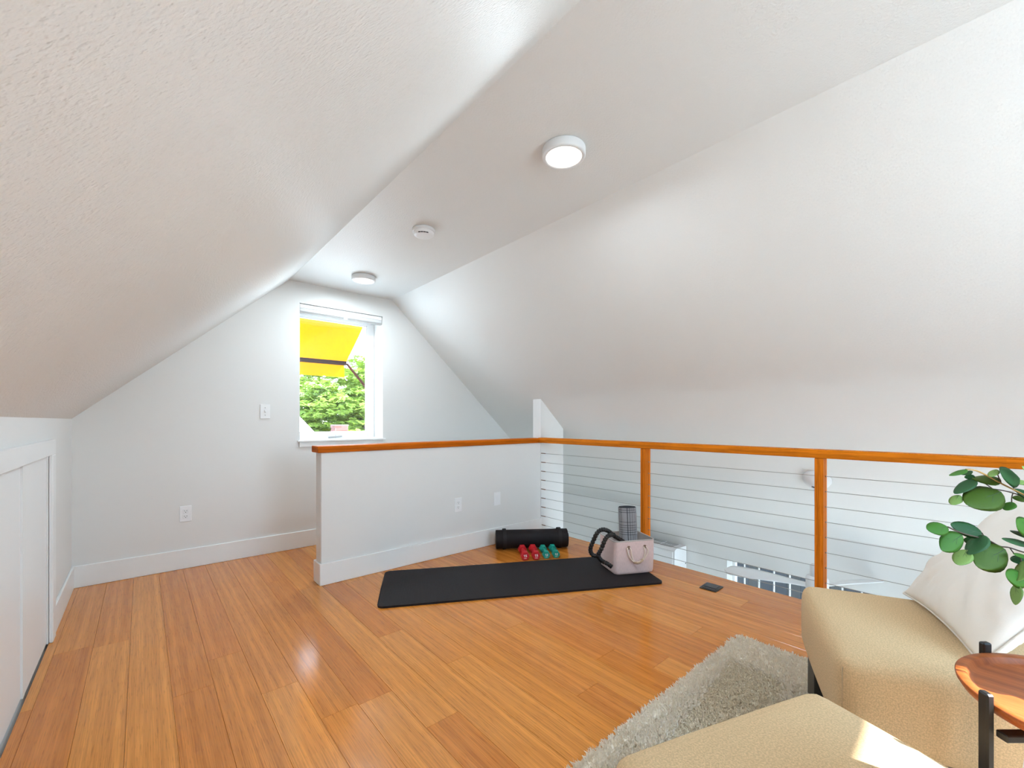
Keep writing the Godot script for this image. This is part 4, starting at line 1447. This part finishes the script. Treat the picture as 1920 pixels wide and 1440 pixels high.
# ---------------------------------------------------------------- outside
func build_outside() -> void:
	# yellow awning over the gable window
	var x0 := 0.94
	var x1 := 1.785
	var aw := thing("window_awning", "yellow canvas awning on dark metal arms outside the gable window", "awning", Vector3((x0 + x1) / 2.0, 2.3, -4.2))
	var o := -aw.position
	var s := Shape.new()
	var n := 10
	for k in n:
		var t0 := float(k) / n
		var t1 := float(k + 1) / n
		var p0 := Vector3(0, lerpf(2.30, 1.765, t0) - 0.02 * sin(t0 * PI), lerpf(-4.205, -4.995, t0))
		var p1 := Vector3(0, lerpf(2.30, 1.765, t1) - 0.02 * sin(t1 * PI), lerpf(-4.205, -4.995, t1))
		for dy in [0.0, 0.0012]:
			s.quad(p0 + Vector3(x0, dy, 0), p0 + Vector3(x1, dy, 0), p1 + Vector3(x1, dy, 0), p1 + Vector3(x0, dy, 0), Vector3(0, 1 if dy > 0 else -1, 0))
	part(aw, "canvas", s.done(), M.awning_canvas, o)
	part(aw, "front_bar", span(Vector3(x0 - 0.01, 1.725, -5.018), Vector3(x1 + 0.005, 1.776, -4.985), 0.006), M.awning_metal, o)
	part(aw, "bar_groove", span(Vector3(x0 - 0.01, 1.740, -4.986), Vector3(x1 + 0.005, 1.746, -4.983), 0.001), M.arm_bronze, o)
	part(aw, "valance", span(Vector3(x0, 1.588, -5.006), Vector3(x1 - 0.02, 1.728, -5.003), 0.0), M.awning_canvas, o)
	for x in [x0 - 0.012, x1 + 0.016]:
		var arm := part(aw, "arm", Shape.new().smooth(true).tube([Vector3(x, 1.738, -5.0), Vector3(x, 1.52, -4.60), Vector3(x, 1.295, -4.205)], 0.014, 8).done(), M.arm_bronze, o)
		part(arm, "wall_bracket", span(Vector3(x - 0.02, 1.25, -4.21), Vector3(x + 0.02, 1.34, -4.198), 0.003), M.awning_metal)

	struct("ground", "ground outside the house, made pale to bounce light in through the windows", "ground", span(Vector3(-40, -3.2, -70), Vector3(60, -3.0, 40), 0.0), M.bounce_ground)

	# white gabled neighbour: its rake falls to the right
	var nb := thing("neighbor_house", "white neighbouring house whose gable rake shows behind the window", "house", Vector3(1.2, -3.0, -11.5))
	var zz := -11.0
	var peak := Vector2(1.15, 2.95)
	var fall := Vector2(5.2, -1.55)
	part(nb, "gable_wall", Shape.new().prism(PackedVector2Array([Vector2(-3.0, -3.0), Vector2(5.0, -3.0), Vector2(5.0, -1.45), Vector2(1.15, 2.75), Vector2(-3.0, -1.6)]), zz - 2.0, zz).done(), M.white_siding, -nb.position)
	var nrm := Vector2(peak.y - fall.y, fall.x - peak.x).normalized()
	part(nb, "rake_board", Shape.new().prism(PackedVector2Array([peak, fall, fall - nrm * 0.26, peak - nrm * 0.26]), zz, zz + 0.06).done(), M.white_siding, -nb.position)
	part(nb, "roof", Shape.new().prism(PackedVector2Array([peak + nrm * 0.06, fall + nrm * 0.06, fall, peak]), zz - 2.1, zz + 0.05).done(), M.white_siding, -nb.position)

	# brick chimney
	var cz := -14.0
	var ch := thing("brick_chimney", "pink brick chimney in front of the tree", "chimney", Vector3(4.79, -3.0, cz))
	part(ch, "mortar_core", span(Vector3(-0.20, 0.0, -0.20), Vector3(0.20, 3.93, 0.20), 0.0), M.mortar)
	for row in 22:
		var y := 3.93 - 0.072 * (row + 1)
		for f in 2:
			for k in 2:
				var shift := 0.0 if row % 2 == 0 else 0.05
				var c := -0.1035 + 0.207 * k + (shift if k == 0 else shift * 0.3) - 0.02
				var bm := box_mesh(Vector3(0.198, 0.062, 0.02), 0.003)
				if f == 0:
					part(ch, "brick", bm, M.brick_pink if (row + k) % 3 else M.brick_rose, Vector3(c, y + 0.034, 0.2), Basis.IDENTITY)
				else:
					part(ch, "brick", bm, M.brick_rose if (row + k) % 3 else M.brick_pink, Vector3(-0.2, y + 0.034, c), Basis(Vector3.UP, PI / 2.0))
	part(ch, "cap", span(Vector3(-0.215, 3.93, -0.215), Vector3(0.215, 3.96, 0.215), 0.004), M.mortar)

	build_tree(Vector3(8.6, -3.0, -21.5), 4.9, 4.3, 1.6, "broad leafy green tree behind the brick chimney", 5)
	build_tree(Vector3(13.4, -3.0, -27.0), 5.4, 4.6, 2.0, "leafy green tree behind the broad one", 8)

	# dark board fence outside the lower window
	var fe := thing("board_fence", "dark upright board fence outside the lower window", "fence", Vector3(6.2, -3.0, -1.5))
	part(fe, "rail", span(Vector3(0.03, 1.0, -4.0), Vector3(0.07, 1.1, 4.5), 0.0), M.fence_dark_0)
	for k in 56:
		part(fe, "board", box_mesh(Vector3(0.022, 4.6, 0.150), 0.004), M["fence_dark_%d" % [(k * 7) % 3]], Vector3(0, 2.3, -4.0 + 0.15 * k))


func build_tree(at: Vector3, radius: float, tall: float, low: float, label: String, sd: int) -> void:
	var r := RandomNumberGenerator.new()
	r.seed = sd
	var t := thing("leafy_tree", label, "tree", at)
	part(t, "trunk", Shape.new().smooth(true).tube([Vector3.ZERO, Vector3(0.1, 1.2, 0), Vector3(0.0, 2.8, 0.1), Vector3(0.2, 4.6, 0)], [0.38, 0.28, 0.22, 0.10], 10).done(), M.bark)
	for k in 6:
		var a := TAU * k / 6.0 + 0.4
		part(t, "branch", Shape.new().smooth(true).tube([Vector3(0, 2.2, 0), Vector3(cos(a) * 1.0, 3.2, sin(a) * 1.0), Vector3(cos(a) * radius * 0.6, 4.0, sin(a) * radius * 0.6)], [0.14, 0.10, 0.04], 6).done(), M.bark)
	# one leaf spray: five folded leaves
	var s := Shape.new()
	for k in 5:
		var a := TAU * k / 5.0
		var d := Vector3(cos(a), 0.15, sin(a))
		var w := Vector3(-sin(a), 0, cos(a)) * 0.42
		s.tri(Vector3.ZERO, d * 0.6 + w + Vector3(0, 0.12, 0), d * 1.15 + Vector3(0, -0.18, 0), Vector3.UP)
		s.tri(Vector3.ZERO, d * 0.6 - w + Vector3(0, 0.12, 0), d * 1.15 + Vector3(0, -0.18, 0), Vector3.UP)
	var spray := s.done()
	var sprays := []
	for c in 330:
		# clumps sit on the skin of the crown
		var dir := Vector3(r.randfn(), r.randfn() * 0.9, r.randfn()).normalized()
		var reach := r.randf_range(0.55, 1.0)
		var cc := Vector3(dir.x * radius, 4.0 + dir.y * tall * 0.62 + low * 0.3, dir.z * radius) * Vector3(reach, 1.0, reach)
		cc.y = 3.9 + (cc.y - 3.9) * reach
		var cr := r.randf_range(0.45, 0.95)
		for k in 46:
			var q := Vector3(r.randfn(), absf(r.randfn()) * 0.55 - 0.2, r.randfn()).normalized() * cr * pow(r.randf(), 0.4)
			q.y *= 0.55
			var b := Basis(Vector3(r.randf_range(-1, 1), 0, r.randf_range(-1, 1)).normalized(), r.randf_range(0.0, 0.8)) * Basis(Vector3.UP, r.randf() * TAU)
			var sz := r.randf_range(0.10, 0.19)
			sprays.append(Transform3D(b.scaled_local(Vector3.ONE * sz), cc + q))
	var mm := MultiMesh.new()
	mm.transform_format = MultiMesh.TRANSFORM_3D
	mm.mesh = spray
	mm.instance_count = sprays.size()
	for i in sprays.size():
		mm.set_instance_transform(i, sprays[i])
	var mi := MultiMeshInstance3D.new()
	mi.name = "foliage"
	mi.multimesh = mm
	mi.material_override = M.tree_leaf
	mi.set_meta("kind", "stuff")
	t.add_child(mi)
